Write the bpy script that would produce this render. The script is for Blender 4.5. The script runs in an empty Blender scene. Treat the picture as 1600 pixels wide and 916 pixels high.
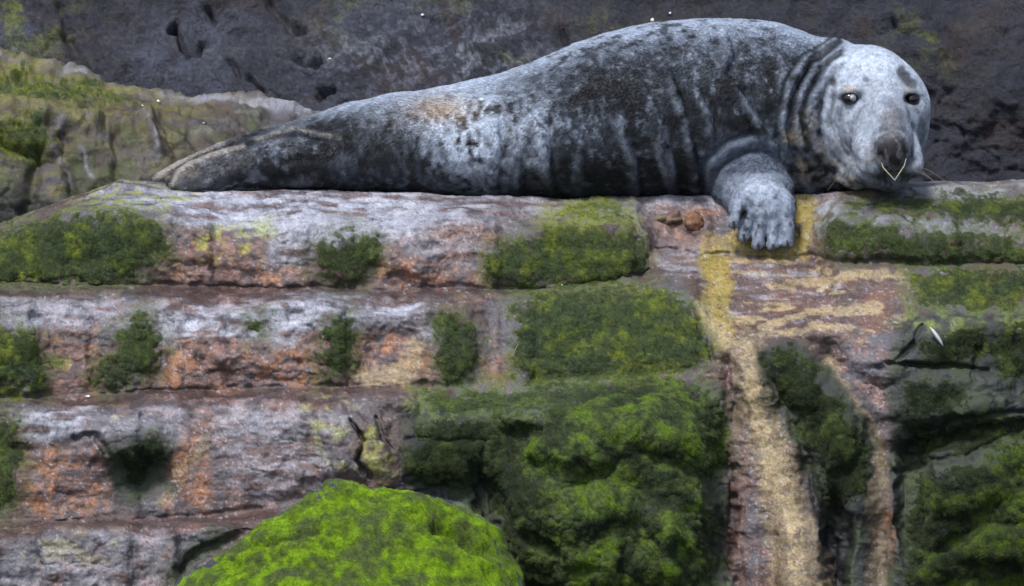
import bpy, math
import numpy as np
from mathutils import Vector

scene = bpy.context.scene
coll = scene.collection
R = math.radians
F32 = np.float32
A = np.array

# ------------------------------------------------------------------ camera
D, PITCH, S = 14.0, R(10), 560.0            # distance (m), look-down angle, photo pixels per metre at the seal
CP = np.array([0, -D * math.cos(PITCH), D * math.sin(PITCH)])
CF = np.array([0, math.cos(PITCH), -math.sin(PITCH)])
CU = np.array([0, math.sin(PITCH), math.cos(PITCH)])
cam_data = bpy.data.cameras.new('camera')
cam_data.sensor_width = 36
cam_data.lens = 36 * S * D / 1600
cam_data.clip_end = 500
cam_data.dof.use_dof = True
cam_data.dof.focus_distance = 13.9
cam_data.dof.aperture_fstop = 14
cam = bpy.data.objects.new('camera', cam_data)
coll.objects.link(cam)
cam.location = CP
cam.rotation_euler = (R(90) - PITCH, 0, 0)
scene.camera = cam

# ------------------------------------------------------------------ light
SUN_EL, SUN_AZ = R(62), R(212)               # azimuth from +Y, clockwise seen from above
world = bpy.data.worlds.new('World')
scene.world = world
world.use_nodes = True
wn = world.node_tree
bg = wn.nodes['Background']
sky = wn.nodes.new('ShaderNodeTexSky')
sky.sky_type = 'NISHITA'
sky.sun_disc = False
sky.sun_elevation = SUN_EL
sky.sun_rotation = SUN_AZ
sky.dust_density = 3.0
wn.links.new(sky.outputs[0], bg.inputs[0])
bg.inputs[1].default_value = 0.08
sun_data = bpy.data.lights.new('sun', 'SUN')
sun_data.energy = 1.5
sun_data.angle = R(12)
sun_data.color = (1, 0.985, 0.965)
sun = bpy.data.objects.new('sun', sun_data)
coll.objects.link(sun)
sd = Vector((math.sin(SUN_AZ) * math.cos(SUN_EL), math.cos(SUN_AZ) * math.cos(SUN_EL), math.sin(SUN_EL)))
sun.rotation_euler = sd.to_track_quat('Z', 'Y').to_euler()
scene.view_settings.view_transform = 'Standard'
scene.view_settings.look = 'None'
scene.view_settings.gamma = 1
scene.view_settings.exposure = 1.1
scene.view_settings.use_curve_mapping = False

# ------------------------------------------------------------------ helpers
def P(px, py, Y):
    """point at world depth Y that the photo shows at pixel px, py"""
    px, py, Y = np.broadcast_arrays(np.asarray(px, float), np.asarray(py, float), np.asarray(Y, float))
    a = (px - 800) / S
    b = (458 - py) / S
    dy = CF[1] * D + b * CU[1]
    dz = CF[2] * D + b * CU[2]
    t = (Y - CP[1]) / dy
    return np.stack([t * a, Y, CP[2] + t * dz], -1)

def proj(p):
    r = p - CP
    dep = r @ CF
    return 800 + S * D * r[..., 0] / dep, 458 - S * D * (r @ CU) / dep

_rng = np.random.default_rng(7)
_perm = np.concatenate([_rng.permutation(256)] * 3).astype(np.int32)
_val = _rng.uniform(-1, 1, 256).astype(F32)

def noise3(p, scale, seed=0):
    """value noise, -1..1, of points p (n,3) at the given feature size in metres"""
    q = np.asarray(p, F32) / F32(scale) + F32(seed * 17.37)
    i = np.floor(q)
    f = q - i
    i = i.astype(np.int32) & 255
    u = f * f * f * (f * (f * 6 - 15) + 10)
    x, y, z = i[..., 0], i[..., 1], i[..., 2]
    ux, uy, uz = u[..., 0], u[..., 1], u[..., 2]
    def row(a, b):
        h = _perm[_perm[b + a]]
        v0 = _val[_perm[h + x]]
        v1 = _val[_perm[h + x + 1]]
        return v0 + (v1 - v0) * ux
    def plane(c):
        a0 = row(y, _perm[c])
        a1 = row(y + 1, _perm[c])
        return a0 + (a1 - a0) * uy
    b0 = plane(z)
    b1 = plane(z + 1)
    return b0 + (b1 - b0) * uz

def fbm(p, scale, octaves=4, seed=0, gain=0.55, ridged=False):
    tot, amp, out = 0, 1, 0
    for o in range(octaves):
        n = noise3(p, scale / 2 ** o, seed + o * 3.1)
        if ridged:
            n = 1 - 2 * np.abs(n)
        out = out + n * amp
        tot += amp
        amp *= gain
    return out / tot

def sstep(a, b, x):
    t = np.clip((x - a) / (b - a), 0, 1)
    return t * t * (3 - 2 * t)

def lerp(a, b, t):
    return a + (b - a) * t

def seg_dist(px, py, pts):
    """distance in photo pixels to a polyline, and the position 0..1 along it"""
    best = np.full(px.shape, 1e9)
    along = np.zeros(px.shape)
    n = len(pts) - 1
    for k in range(n):
        ax, ay = pts[k][:2]
        bx, by = pts[k + 1][:2]
        vx, vy = bx - ax, by - ay
        t = np.clip(((px - ax) * vx + (py - ay) * vy) / (vx * vx + vy * vy + 1e-9), 0, 1)
        d = np.hypot(px - ax - t * vx, py - ay - t * vy)
        m = d < best
        best = np.where(m, d, best)
        along = np.where(m, (k + t) / n, along)
    return best, along

def poly_sd(px, py, pts):
    """signed distance to a closed polygon, positive inside"""
    pts = list(pts)
    d, _ = seg_dist(px, py, pts + [pts[0]])
    ins = np.zeros(px.shape, bool)
    n = len(pts)
    for k in range(n):
        ax, ay = pts[k]
        bx, by = pts[(k + 1) % n]
        if ay == by:
            continue
        c = ((ay > py) != (by > py)) & (px < (bx - ax) * (py - ay) / (by - ay) + ax)
        ins ^= c
    return np.where(ins, d, -d)

def srgb(r, g, b):
    c = np.array([r, g, b], float) / 255
    return np.where(c <= 0.04045, c / 12.92, ((c + 0.055) / 1.055) ** 2.4)

def tag(o, label=None, cat=None, group=None, kind=None):
    if label: o['label'] = label
    if cat: o['category'] = cat
    if group: o['group'] = group
    if kind: o['kind'] = kind
    return o

def make_mesh(name, verts, faces, mat, parent=None, col=None, rough=None, smooth=True):
    """one mesh object from numpy arrays (faces: n x 4 or n x 3)"""
    me = bpy.data.meshes.new(name)
    verts = np.asarray(verts, F32)
    faces = np.asarray(faces, np.int32)
    n, k = faces.shape
    me.vertices.add(len(verts))
    me.vertices.foreach_set('co', verts.ravel())
    me.loops.add(n * k)
    me.loops.foreach_set('vertex_index', faces.ravel())
    me.polygons.add(n)
    me.polygons.foreach_set('loop_start', np.arange(0, n * k, k, dtype=np.int32))
    me.update(calc_edges=True)
    if smooth:
        me.polygons.foreach_set('use_smooth', np.ones(n, bool))
    if col is not None:
        a = me.color_attributes.new('Col', 'FLOAT_COLOR', 'POINT')
        c = np.ones((len(verts), 4), F32)
        c[:, :3] = col
        if rough is not None:
            c[:, 3] = rough
        a.data.foreach_set('color', c.ravel())
    me.validate()
    me.materials.append(mat)
    o = bpy.data.objects.new(name, me)
    coll.objects.link(o)
    if parent is not None:
        o.parent = parent
    return o

def grid_normals(V):
    du = np.gradient(V, axis=1)
    dv = np.gradient(V, axis=0)
    n = np.cross(du, dv)
    n /= np.linalg.norm(n, axis=-1, keepdims=True) + 1e-12
    if n[..., 1].mean() > 0:                    # face the viewer's side
        n = -n
    return n

def grid_faces(nr, nc):
    idx = np.arange(nr * nc).reshape(nr, nc)
    return np.stack([idx[:-1, :-1], idx[1:, :-1], idx[1:, 1:], idx[:-1, 1:]], -1).reshape(-1, 4)

def blur(a, r, axis):
    if r < 1: return a
    for _ in range(2):
        pad = [(0, 0)] * a.ndim
        pad[axis] = (r, r)
        b = np.pad(a, pad, mode='edge')
        c = np.cumsum(b, axis=axis)
        c = np.insert(c, 0, 0, axis=axis)
        n = a.shape[axis]
        w = 2 * r + 1
        a = (np.take(c, np.arange(w, w + n), axis=axis) - np.take(c, np.arange(0, n), axis=axis)) / w
    return a

# ------------------------------------------------------------------ materials
def node_mat(name):
    m = bpy.data.materials.new(name)
    m.use_nodes = True
    return m, m.node_tree.nodes, m.node_tree.links, m.node_tree.nodes['Principled BSDF']

def surf_mat(name, fine=170, amount=0.35, bump=0.35, bump_scale=120, spec=0.4, alpha_rough=True, rough=0.8, dist=0.004):
    """colour from the surface's own pigment attribute, broken up by fine grain and relief"""
    m, N, L, b = node_mat(name)
    at = N.new('ShaderNodeVertexColor'); at.layer_name = 'Col'
    tc = N.new('ShaderNodeTexCoord')
    n1 = N.new('ShaderNodeTexNoise'); n1.inputs['Scale'].default_value = fine
    n1.inputs['Detail'].default_value = 6; n1.inputs['Roughness'].default_value = 0.7
    L.new(tc.outputs['Object'], n1.inputs['Vector'])
    mr = N.new('ShaderNodeMapRange')
    mr.inputs['From Min'].default_value = 0.25; mr.inputs['From Max'].default_value = 0.75
    mr.inputs['To Min'].default_value = 1 - amount; mr.inputs['To Max'].default_value = 1 + amount
    L.new(n1.outputs['Fac'], mr.inputs['Value'])
    mx = N.new('ShaderNodeVectorMath'); mx.operation = 'SCALE'
    L.new(at.outputs['Color'], mx.inputs[0]); L.new(mr.outputs[0], mx.inputs['Scale'])
    L.new(mx.outputs[0], b.inputs['Base Color'])
    if alpha_rough:
        L.new(at.outputs['Alpha'], b.inputs['Roughness'])
    else:
        b.inputs['Roughness'].default_value = rough
    b.inputs['Specular IOR Level'].default_value = spec
    n2 = N.new('ShaderNodeTexNoise'); n2.inputs['Scale'].default_value = bump_scale
    n2.inputs['Detail'].default_value = 8; n2.inputs['Roughness'].default_value = 0.72
    L.new(tc.outputs['Object'], n2.inputs['Vector'])
    bp = N.new('ShaderNodeBump'); bp.inputs['Strength'].default_value = bump
    bp.inputs['Distance'].default_value = dist
    L.new(n2.outputs['Fac'], bp.inputs['Height']); L.new(bp.outputs[0], b.inputs['Normal'])
    return m

MAT_ROCK = surf_mat('wet_rock', 170, 0.55, 0.65, 110, 0.6, dist=0.008)
MAT_WALL = surf_mat('dark_cliff_rock', 110, 0.75, 1.0, 60, 0.5, dist=0.016)
MAT_MOSS = surf_mat('moss', 260, 0.55, 1.0, 180, 0.15, False, 0.95, dist=0.008)
MAT_SKIN = surf_mat('seal_coat', 330, 0.35, 0.5, 260, 0.25, False, 0.62, dist=0.003)

def plain_mat(name, col, rough=0.5, spec=0.5, vary=0.15, scale=80):
    m, N, L, b = node_mat(name)
    n1 = N.new('ShaderNodeTexNoise'); n1.inputs['Scale'].default_value = scale
    tc = N.new('ShaderNodeTexCoord'); L.new(tc.outputs['Object'], n1.inputs['Vector'])
    cr = N.new('ShaderNodeValToRGB')
    c = np.array(col)
    cr.color_ramp.elements[0].position = 0.3; cr.color_ramp.elements[1].position = 0.7
    cr.color_ramp.elements[0].color = (*(c * (1 - vary)), 1)
    cr.color_ramp.elements[1].color = (*(c * (1 + vary)), 1)
    L.new(n1.outputs['Fac'], cr.inputs[0]); L.new(cr.outputs[0], b.inputs['Base Color'])
    b.inputs['Roughness'].default_value = rough
    b.inputs['Specular IOR Level'].default_value = spec
    return m

def hair_mat(name, rough=0.6):
    m, N, L, b = node_mat(name)
    at = N.new('ShaderNodeAttribute'); at.attribute_name = 'tint'
    L.new(at.outputs['Color'], b.inputs['Base Color'])
    b.inputs['Roughness'].default_value = rough
    b.inputs['Specular IOR Level'].default_value = 0.25
    return m
MAT_FUR = hair_mat('seal_fur', 0.5)

MAT_MOSSF = hair_mat('moss_fibre', 0.9)

def strands(name, pts, width, tint, mat, parent):
    n_ = len(pts)
    cu = bpy.data.hair_curves.new(name)
    cu.add_curves([3] * n_)
    cu.points.foreach_set('position', pts.astype(F32).ravel())
    ra = cu.attributes.get('radius') or cu.attributes.new('radius', 'FLOAT', 'POINT')
    ra.data.foreach_set('value', np.tile(A([width, width * .8, width * .15], F32), n_))
    tc_ = cu.attributes.new('tint', 'FLOAT_COLOR', 'CURVE')
    cc = np.ones((n_, 4), F32); cc[:, :3] = tint
    tc_.data.foreach_set('color', cc.ravel())
    cu.materials.append(mat)
    o = bpy.data.objects.new(name, cu)
    coll.objects.link(o); o.parent = parent
    o['kind'] = 'stuff'
    return o

# base pigments (linear albedo)
C_PALE = np.array([0.42, 0.44, 0.52])      # pale lavender grey, for crust and painted wet sheen
C_GREY = np.array([0.125, 0.118, 0.135])
C_BROWN = np.array([0.098, 0.062, 0.055])
C_PINK = np.array([0.225, 0.130, 0.108])
C_ORANGE = np.array([0.36, 0.165, 0.075])
C_YELLOW = np.array([0.36, 0.28, 0.045])
C_CREAM = np.array([0.43, 0.335, 0.185])
C_DARK = np.array([0.022, 0.022, 0.026])
C_SLATE = np.array([0.025, 0.028, 0.043])
C_MOSS_D = np.array([0.044, 0.062, 0.030])
C_MOSS = np.array([0.118, 0.165, 0.050])
C_MOSS_Y = np.array([0.21, 0.245, 0.038])
C_LIME = np.array([0.165, 0.285, 0.012])

def put(col, c, m):
    m = np.clip(m, 0, 1)[..., None]
    return col * (1 - m) + c * m

# ================================================================== terraced rock
def cols_axis(lo, hi, step=2.0):
    """columns in photo pixels, coarser outside the frame"""
    a = np.arange(lo, -30, 7.0)
    b = np.arange(max(lo, -30), min(hi, 1632), step)
    c = np.arange(1632, hi, 7.0)
    return np.concatenate([a, b, c]) if lo < -30 else np.concatenate([b, c])

def curve(px, pts):
    pts = np.array(pts, float)
    return np.interp(px, pts[:, 0], pts[:, 1])

pxs = cols_axis(-380, 1990, 2.0)
NC = len(pxs)
rowdef = [
    # photo height of each edge line, and its depth in metres
    ([(-380, 420), (-100, 385), (0, 352), (60, 330), (120, 308), (180, 285), (240, 291), (300, 299), (400, 299), (500, 297), (600, 303), (700, 308), (800, 311), (900, 313),
      (980, 308), (1000, 309), (1100, 309), (1200, 306), (1300, 301), (1400, 293), (1500, 290), (1600, 288), (1990, 280)],
     [(-380, .1), (0, 0.02), (180, .05), (300, 0), (1250, 0), (1400, -.03), (1990, -.03)]),
    ([(-380, 440), (0, 366), (60, 350), (100, 338), (200, 332), (300, 346), (400, 346), (500, 351), (560, 356), (650, 355), (750, 352), (850, 353), (960, 354), (1000, 362), (1020, 374),
      (1050, 379), (1120, 377), (1200, 383), (1270, 380), (1300, 345), (1400, 350), (1500, 359), (1600, 372), (1990, 400)],
     [(-380, -.1), (0, -.12), (120, -.18), (300, -.22), (980, -.22), (1030, -.13), (1270, -.13), (1310, -.24), (1990, -.26)]),
    ([(-380, 455), (0, 441), (200, 441), (270, 446), (400, 452), (560, 450), (700, 452), (850, 450), (960, 443), (1005, 428), (1030, 394), (1150, 395), (1270, 403), (1400, 409), (1600, 413), (1990, 430)],
     [(-380, -.2), (0, -.2), (300, -.27), (985, -.27), (1035, -.16), (1270, -.17), (1310, -.29), (1990, -.31)]),
    ([(-380, 490), (0, 482), (200, 486), (300, 481), (400, 482), (500, 480), (600, 491), (680, 490), (780, 476), (900, 466), (1040, 466), (1085, 490), (1110, 530), (1180, 533), (1250, 522), (1400, 516), (1500, 512), (1600, 503), (1990, 500)],
     [(-380, -.45), (0, -.45), (680, -.48), (800, -.38), (1050, -.36), (1110, -.5), (1400, -.52), (1990, -.52)]),
    ([(-380, 625), (0, 622), (200, 613), (400, 606), (600, 600), (700, 601), (800, 597), (950, 590), (1080, 577), (1120, 585), (1300, 600), (1990, 600)],
     [(-380, -.52), (0, -.52), (680, -.54), (900, -.48), (1080, -.48), (1120, -.53), (1400, -.56), (1990, -.56)]),
    ([(-380, 645), (0, 648), (200, 645), (350, 632), (550, 634), (640, 640), (700, 645), (900, 640), (1100, 630), (1990, 640)],
     [(-380, -.68), (0, -.68), (560, -.68), (700, -.66), (1000, -.58), (1120, -.55), (1400, -.58), (1990, -.58)]),
    ([(-380, 815), (0, 820), (200, 814), (350, 805), (480, 785), (600, 780), (1990, 820)],
     [(-380, -.76), (0, -.76), (600, -.74), (1000, -.66), (1120, -.62), (1400, -.68), (1990, -.68)]),
    ([(-380, 838), (0, 838), (250, 834), (480, 825), (700, 820), (1990, 840)],
     [(-380, -.92), (0, -.92), (500, -.9), (700, -.76), (1000, -.67), (1990, -.7)]),
    ([(-380, 1010), (1990, 1010)],
     [(-380, -.99), (500, -.98), (700, -.83), (1000, -.76), (1990, -.8)]),
    ([(-380, 1250), (1990, 1250)],
     [(-380, -1.1), (700, -1.0), (1990, -1.0)]),
]
rows_py = np.stack([curve(pxs, a) for a, _ in rowdef])          # (nrow, NC)
rows_Y = np.stack([curve(pxs, b) for _, b in rowdef])
jr = np.random.default_rng(21)
for (ra, rb), amp in zip(((1, 2), (3, 4), (5, 6), (7, 8)), (.022, .024, .026, .03)):
    joints = np.cumsum(jr.uniform(45, 170, 40)) - 420           # vertical joints break each step into blocks
    joints = joints[joints < 2000]
    lv = jr.uniform(-amp, amp, len(joints) + 1); lp = jr.uniform(-7, 7, len(joints) + 1); sl_ = jr.uniform(-.00012, .00012, len(joints) + 1)
    kk = np.searchsorted(joints, pxs + 4 * np.sin(pxs * .11))
    off = blur(lv[kk] + sl_[kk] * (pxs % 90), 2, 0); pyo = blur(lp[kk], 3, 0) + 3 * np.sin(pxs * .031 + ra) + 2 * np.sin(pxs * .083 + 2 * ra)
    keep_ = 1 - np.exp(-((pxs - 1160) / 110) ** 2) * (ra == 1)
    rows_Y[ra] += off * keep_; rows_Y[rb] += off * .7 * keep_
    rows_py[ra] += pyo * keep_; rows_py[rb] += .4 * pyo * keep_
for k in range(1, len(rows_py)):
    rows_py[k] = np.maximum(rows_py[k], rows_py[k - 1] + 3)
# sample: fine to the bottom of the frame, coarse below it
NR = 352
tv = np.linspace(0, 1, NR)
crest = rows_py[0]
py_fine = crest[None, :] + tv[:, None] * (955 - crest[None, :])
py_low = np.repeat(np.linspace(965, 1245, 18)[:, None], NC, 1)
PY = np.concatenate([py_fine, py_low], 0)
PX = np.repeat(pxs[None, :], len(PY), 0)
YY = np.zeros_like(PY)
for j in range(NC):
    YY[:, j] = np.interp(PY[:, j], rows_py[:, j], rows_Y[:, j])
YY = blur(blur(YY, 2, 0), 1, 1)

# wandering of the edges so nothing runs ruler-straight, then lumps, gullies and cracks in depth
W0 = P(PX, PY, YY)
warpx = 9 * fbm(W0, 0.10, 3, 1) + 3 * noise3(W0, 0.018, 5)
warpy = 8 * fbm(W0, 0.10, 3, 2) + 3 * noise3(W0, 0.018, 6)
QX, QY = PX + warpx, PY + warpy

def lump(cx, cy, rx, ry, h, box=2.0, rot=0):
    dx, dy = QX - cx, QY - cy
    if rot:
        c, s = math.cos(R(rot)), math.sin(R(rot))
        dx, dy = dx * c + dy * s, -dx * s + dy * c
    q = (np.abs(dx / rx) ** box + np.abs(dy / ry) ** box) ** (1 / box)
    return h * sstep(1.15, 0.45, q)

def gully(pts, width, h, soft=1.0):
    d, _ = seg_dist(QX, QY, pts)
    return h * np.exp(-(d / width) ** 2 * soft)

relief = 0
for a in [(885, 402, 135, 58, .040, 4), (540, 402, 60, 46, .030), (950, 522, 175, 78, .035, 4), (712, 545, 40, 62, .025, 3), (525, 548, 36, 62, .022, 3),
          (205, 552, 56, 66, .03, 3), (110, 395, 180, 60, .03, 3), (30, 560, 70, 70, .025, 3),
          (965, 775, 215, 185, .11, 2.4), (1000, 655, 110, 46, .03, 2.4, 14), (880, 700, 60, 28, .028, 3), (925, 742, 70, 16, -.014, 2, -24), (1040, 722, 60, 14, -.014, 2, 18), (1055, 800, 60, 66, .028, 2.4, 20), (915, 800, 62, 40, .026, 2.4, -20), (840, 850, 50, 14, -.03, 2, 30), (985, 850, 16, 70, -.018, 2, 15), (920, 905, 60, 50, .026, 2.4, 20), (820, 650, 50, 26, .04, 3), (845, 735, 36, 26, -.04), (900, 690, 75, 60, .04), (690, 705, 75, 55, .05, 3), (860, 820, 90, 80, .035), (1030, 690, 80, 80, .04), (1010, 860, 90, 80, .03),
          (772, 800, 34, 95, -.07, 2, -18), (800, 700, 30, 50, -.025), (735, 680, 24, 30, -.02),
          (1125, 790, 26, 140, -.09), (1095, 860, 50, 80, -.05),
          (1228, 590, 55, 65, .035), (1290, 660, 70, 90, .05, 2.4, 25), (1320, 760, 55, 120, .03), (1308, 850, 28, 100, -.09),
          (1480, 622, 110, 45, .05, 4), (1440, 545, 70, 36, .03, 4), (1530, 810, 150, 120, .07, 3), (1560, 700, 120, 40, .03, 3), (1455, 700, 80, 40, -.03), (1430, 790, 32, 110, -.09), (1470, 690, 80, 18, -.04, 2, -14), (1560, 640, 80, 24, .04, 3), (1510, 765, 80, 36, .04, 2.4, -16), (1580, 850, 90, 30, .04, 3), (1490, 850, 60, 16, -.03, 2, -30),
          (195, 690, 75, 42, .055, 3), (222, 738, 50, 38, -.03), (75, 668, 75, 36, .025, 3), (90, 740, 110, 50, .02), (480, 700, 140, 72, .035, 3), (560, 705, 62, 66, .035, 3),
          (420, 560, 80, 30, .02), (340, 540, 50, 40, .018), (610, 550, 50, 45, -.015), (650, 400, 60, 40, .015), (380, 400, 70, 32, .018),
          (1095, 352, 26, 30, .018), (1010, 340, 16, 36, -.02), (1265, 360, 22, 40, .02), (1440, 385, 170, 22, .02, 4),
          (1380, 575, 50, 26, .03), (1350, 550, 50, 26, .015)]:
    relief = relief + lump(*a)
for pts, w, h in [
    ([(1165, 535), (1180, 620), (1205, 720), (1230, 820), (1255, 930)], 30, .03),
    ([(1135, 570), (1140, 680), (1150, 800), (1150, 930)], 14, -.03),
    ([(1195, 560), (1240, 660), (1275, 760), (1318, 930)], 10, -.03),
    ([(1300, 560), (1330, 630), (1360, 700), (1395, 760), (1380, 840), (1375, 930)], 20, -.03),
    ([(1400, 560), (1425, 540), (1440, 508)], 3, -.018), ([(1390, 566), (1480, 574), (1540, 580)], 4, -.025),
    ([(1520, 600), (1530, 545)], 5, -.02), ([(1440, 670), (1540, 650), (1620, 640)], 4, -.015), ([(1400, 740), (1500, 715), (1620, 660)], 5, -.018),
    ([(545, 660), (565, 690), (560, 720), (580, 745)], 5, -.03), ([(608, 700), (590, 655)], 4, -.02),
    ([(640, 682), (700, 690), (760, 690)], 4, -.012), ([(760, 690), (750, 740), (770, 800)], 6, -.02),
    ([(985, 345), (1000, 380), (1012, 400)], 5, -.02), ([(1085, 470), (1105, 520), (1112, 560)], 5, -.02),
    ([(120, 685), (150, 680), (175, 720)], 5, -.025), ([(285, 890), (320, 860), (390, 828)], 7, -.03),
    ([(-380, 450), (0, 444), (300, 449), (560, 452), (850, 452), (1010, 425)], 5, -.018), ([(-380, 628), (0, 624), (400, 608), (700, 602)], 5, -.016),
    ([(0, 824), (200, 816), (420, 796)], 5, -.014), ([(1020, 390), (1150, 397), (1280, 405), (1440, 411), (1620, 415)], 4, -.015),
]:
    relief = relief + gully(pts, w, h)
YY = YY - relief
V = P(PX, PY, YY)

# extra rows behind the crest: the shelf the seal lies on runs back towards the cliff
back_y = np.array([.9, .7, .5, .38, .28, .20, .14, .09, .05, .02])
back_z = np.array([-.30, -.16, -.075, -.045, -.03, -.022, -.015, -.010, -.005, -.001])
VB = np.repeat(V[:1], len(back_y), 0).copy()
VB[..., 1] += back_y[:, None]
VB[..., 2] += back_z[:, None]
NB = len(back_y)
V = np.concatenate([VB, V], 0)
pad = lambda a: np.concatenate([np.repeat(a[:1], NB, 0), a], 0)
PX, PY, QX, QY = pad(PX), pad(PY), pad(QX), pad(QY)
isback = np.zeros(PX.shape); isback[:NB] = 1

n = grid_normals(V)
n = blur(blur(n, 2, 0), 2, 1)
n /= np.linalg.norm(n, axis=-1, keepdims=True)
flat = sstep(0.55, 0.85, n[..., 2])                 # 1 on treads, 0 on risers
Vs = V * np.array([0.6, 1, 1.25])
d1 = fbm(Vs, 0.16, 3, 11, ridged=False) * .012
d2 = fbm(V, 0.055, 3, 21, ridged=True) * lerp(.0085, .004, flat)
d3 = fbm(V, 0.018, 2, 31) * .0028
pits = -np.clip(fbm(V, 0.03, 2, 41) - .25, 0, 1) * .014 * (1 - flat)
ck = fbm(V * A([.7, 1, 1.2]), .09, 3, 43)
ck2 = fbm(V, .035, 2, 44)
cracks = -.006 * np.exp(-(ck / .035) ** 2) - .003 * np.exp(-(ck2 / .05) ** 2) * (1 - .6 * flat)
step = .006 * np.floor(3 * fbm(V * A([.8, 1, 1.3]), .07, 2, 45)) * (1 - .7 * flat)
step = blur(blur(step, 1, 0), 1, 1)
smooth_zone = 0
for pts, w in [([(1165, 530), (1178, 600), (1195, 680), (1215, 760), (1235, 850), (1260, 960)], 45), ([(1300, 560), (1345, 650), (1385, 740), (1370, 850), (1385, 960)], 30), ([(1060, 440), (1420, 450)], 60)]:
    dq, _ = seg_dist(QX, QY, pts)
    smooth_zone = np.maximum(smooth_zone, np.exp(-(dq / w) ** 2))
rgh = (.62 + .5 * sstep(-.1, .4, fbm(V, .3, 2, 46))) * (1 - .55 * smooth_zone)
V = V + n * (d1 + (d2 * .95 + d3 * .9 + pits * .8 + cracks * .55 + step * .55) * rgh)[..., None]
n = grid_normals(V)
flat = sstep(0.5, 0.85, blur(blur(n[..., 2], 1, 0), 1, 1))

pad2 = lambda a: a
# ---- pigment of the rock
nA = fbm(V, 0.12, 4, 51)
nB = fbm(V, 0.045, 4, 52)
nC = fbm(V, 0.018, 3, 53)
nD = fbm(V * np.array([.35, 1, 1.6]), 0.03, 3, 54)

def mask(pts, soft=9, warp=1.0, rag=10):
    return sstep(-soft, soft, poly_sd(PX + warpx_all * warp, PY + warpy_all * warp, pts) + rag * nB)
warpx_all = QX - PX
warpy_all = QY - PY

col = np.zeros(V.shape) + C_BROWN
col = put(col, C_GREY, sstep(-.25, .35, nA))
col = put(col, C_PINK, sstep(-.1, .4, nB + .3 * nC) * .85)
col = put(col, C_DARK * 2.4, sstep(.15, .5, nC - .4 * nB) * .55)
orange_zones = [
    [(265, 350), (480, 380), (490, 440), (280, 440), (240, 430), (270, 380)],
    [(590, 370), (760, 370), (760, 440), (580, 445)],
    [(60, 520), (190, 560), (150, 620), (70, 620)],
    [(240, 540), (300, 490), (520, 520), (500, 600), (240, 615)],
    [(545, 520), (680, 520), (680, 605), (540, 605)],
    [(740, 550), (820, 560), (800, 600), (740, 600)],
    [(10, 690), (180, 700), (190, 800), (20, 800)],
    [(230, 740), (300, 680), (350, 760), (300, 810)],
    [(1010, 330), (1110, 330), (1130, 395), (1030, 390)],
    [(1380, 770), (1400, 850), (1400, 916), (1360, 916), (1370, 800)],
    [(600, 650), (660, 640), (680, 720), (610, 740)],
]
for z in orange_zones:
    m = mask(z, 18, 1.5)
    col = put(col, C_ORANGE * .85, m * sstep(-.25, .4, nB + .5 * nC) * .8)
    col = put(col, C_PINK * 1.3, m * sstep(.0, .35, -nB + .3 * nC) * .8)
    col = put(col, C_BROWN * .7, m * sstep(.1, .4, nD) * .7)
# pale crust and painted wet sheen along the lips of the treads, strongest to the left of the middle
pale_zones = [
    ([(240, 295), (620, 300), (760, 312), (700, 340), (600, 372), (470, 372), (330, 355), (250, 330), (180, 330), (150, 300)], 1.0),
    ([(480, 340), (600, 340), (590, 375), (480, 372)], .9), ([(430, 355), (500, 360), (480, 400), (420, 410)], .7),
    ([(600, 305), (1000, 312), (1000, 345), (800, 350), (640, 345)], .45),
    ([(250, 500), (420, 470), (540, 455), (660, 475), (640, 495), (560, 500), (470, 520), (400, 545), (370, 520), (250, 530)], 1.0),
    ([(0, 470), (250, 480), (250, 510), (100, 510), (0, 520)], .55),
    ([(30, 650), (140, 640), (130, 680), (60, 690)], .9), ([(150, 650), (320, 632), (270, 680), (170, 690)], .35),
    ([(340, 640), (560, 640), (540, 700), (420, 780), (340, 750)], .35),
    ([(0, 845), (260, 830), (240, 916), (0, 916)], .3),
    ([(1030, 390), (1100, 385), (1100, 420), (1040, 430)], .6), ([(1130, 400), (1260, 405), (1240, 440), (1160, 440)], .6),
    ([(1260, 305), (1310, 300), (1320, 340), (1290, 365), (1270, 340)], .9),
    ([(1400, 292), (1620, 288), (1620, 300), (1400, 302)], .8), ([(1320, 340), (1420, 338), (1520, 352), (1620, 372), (1620, 380), (1500, 366), (1400, 352)], .7),
    ([(650, 505), (760, 520), (740, 545), (660, 540)], .5), ([(560, 385), (650, 370), (750, 380), (740, 420), (690, 420)], .35),
    ([(1020, 300), (1120, 305), (1120, 325), (1020, 325)], .55),
]
for z, s in pale_zones:
    m = mask(z, 16, 1.6, 16)
    col = put(col, C_GREY * 1.15, m * .8 * s)
    col = put(col, C_PALE, m * s * sstep(-.35, .35, nD + .35 * nB + .12))
    col = put(col, C_PINK, m * sstep(.2, .5, -nD) * .5)
# dark brown joints at the back of the treads
for pts, w in [([(0, 450), (300, 456), (560, 456), (700, 460), (850, 456)], 11), ([(0, 630), (400, 614), (700, 606)], 9), ([(0, 822), (250, 815), (420, 800)], 16),
               ([(-300, 450), (0, 450)], 12), ([(610, 640), (640, 760)], 30)]:
    d, _ = seg_dist(QX, QY, pts)
    col = put(col, C_BROWN * .62, np.exp(-(d / w) ** 2) * (.75 + .25 * nD))
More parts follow.
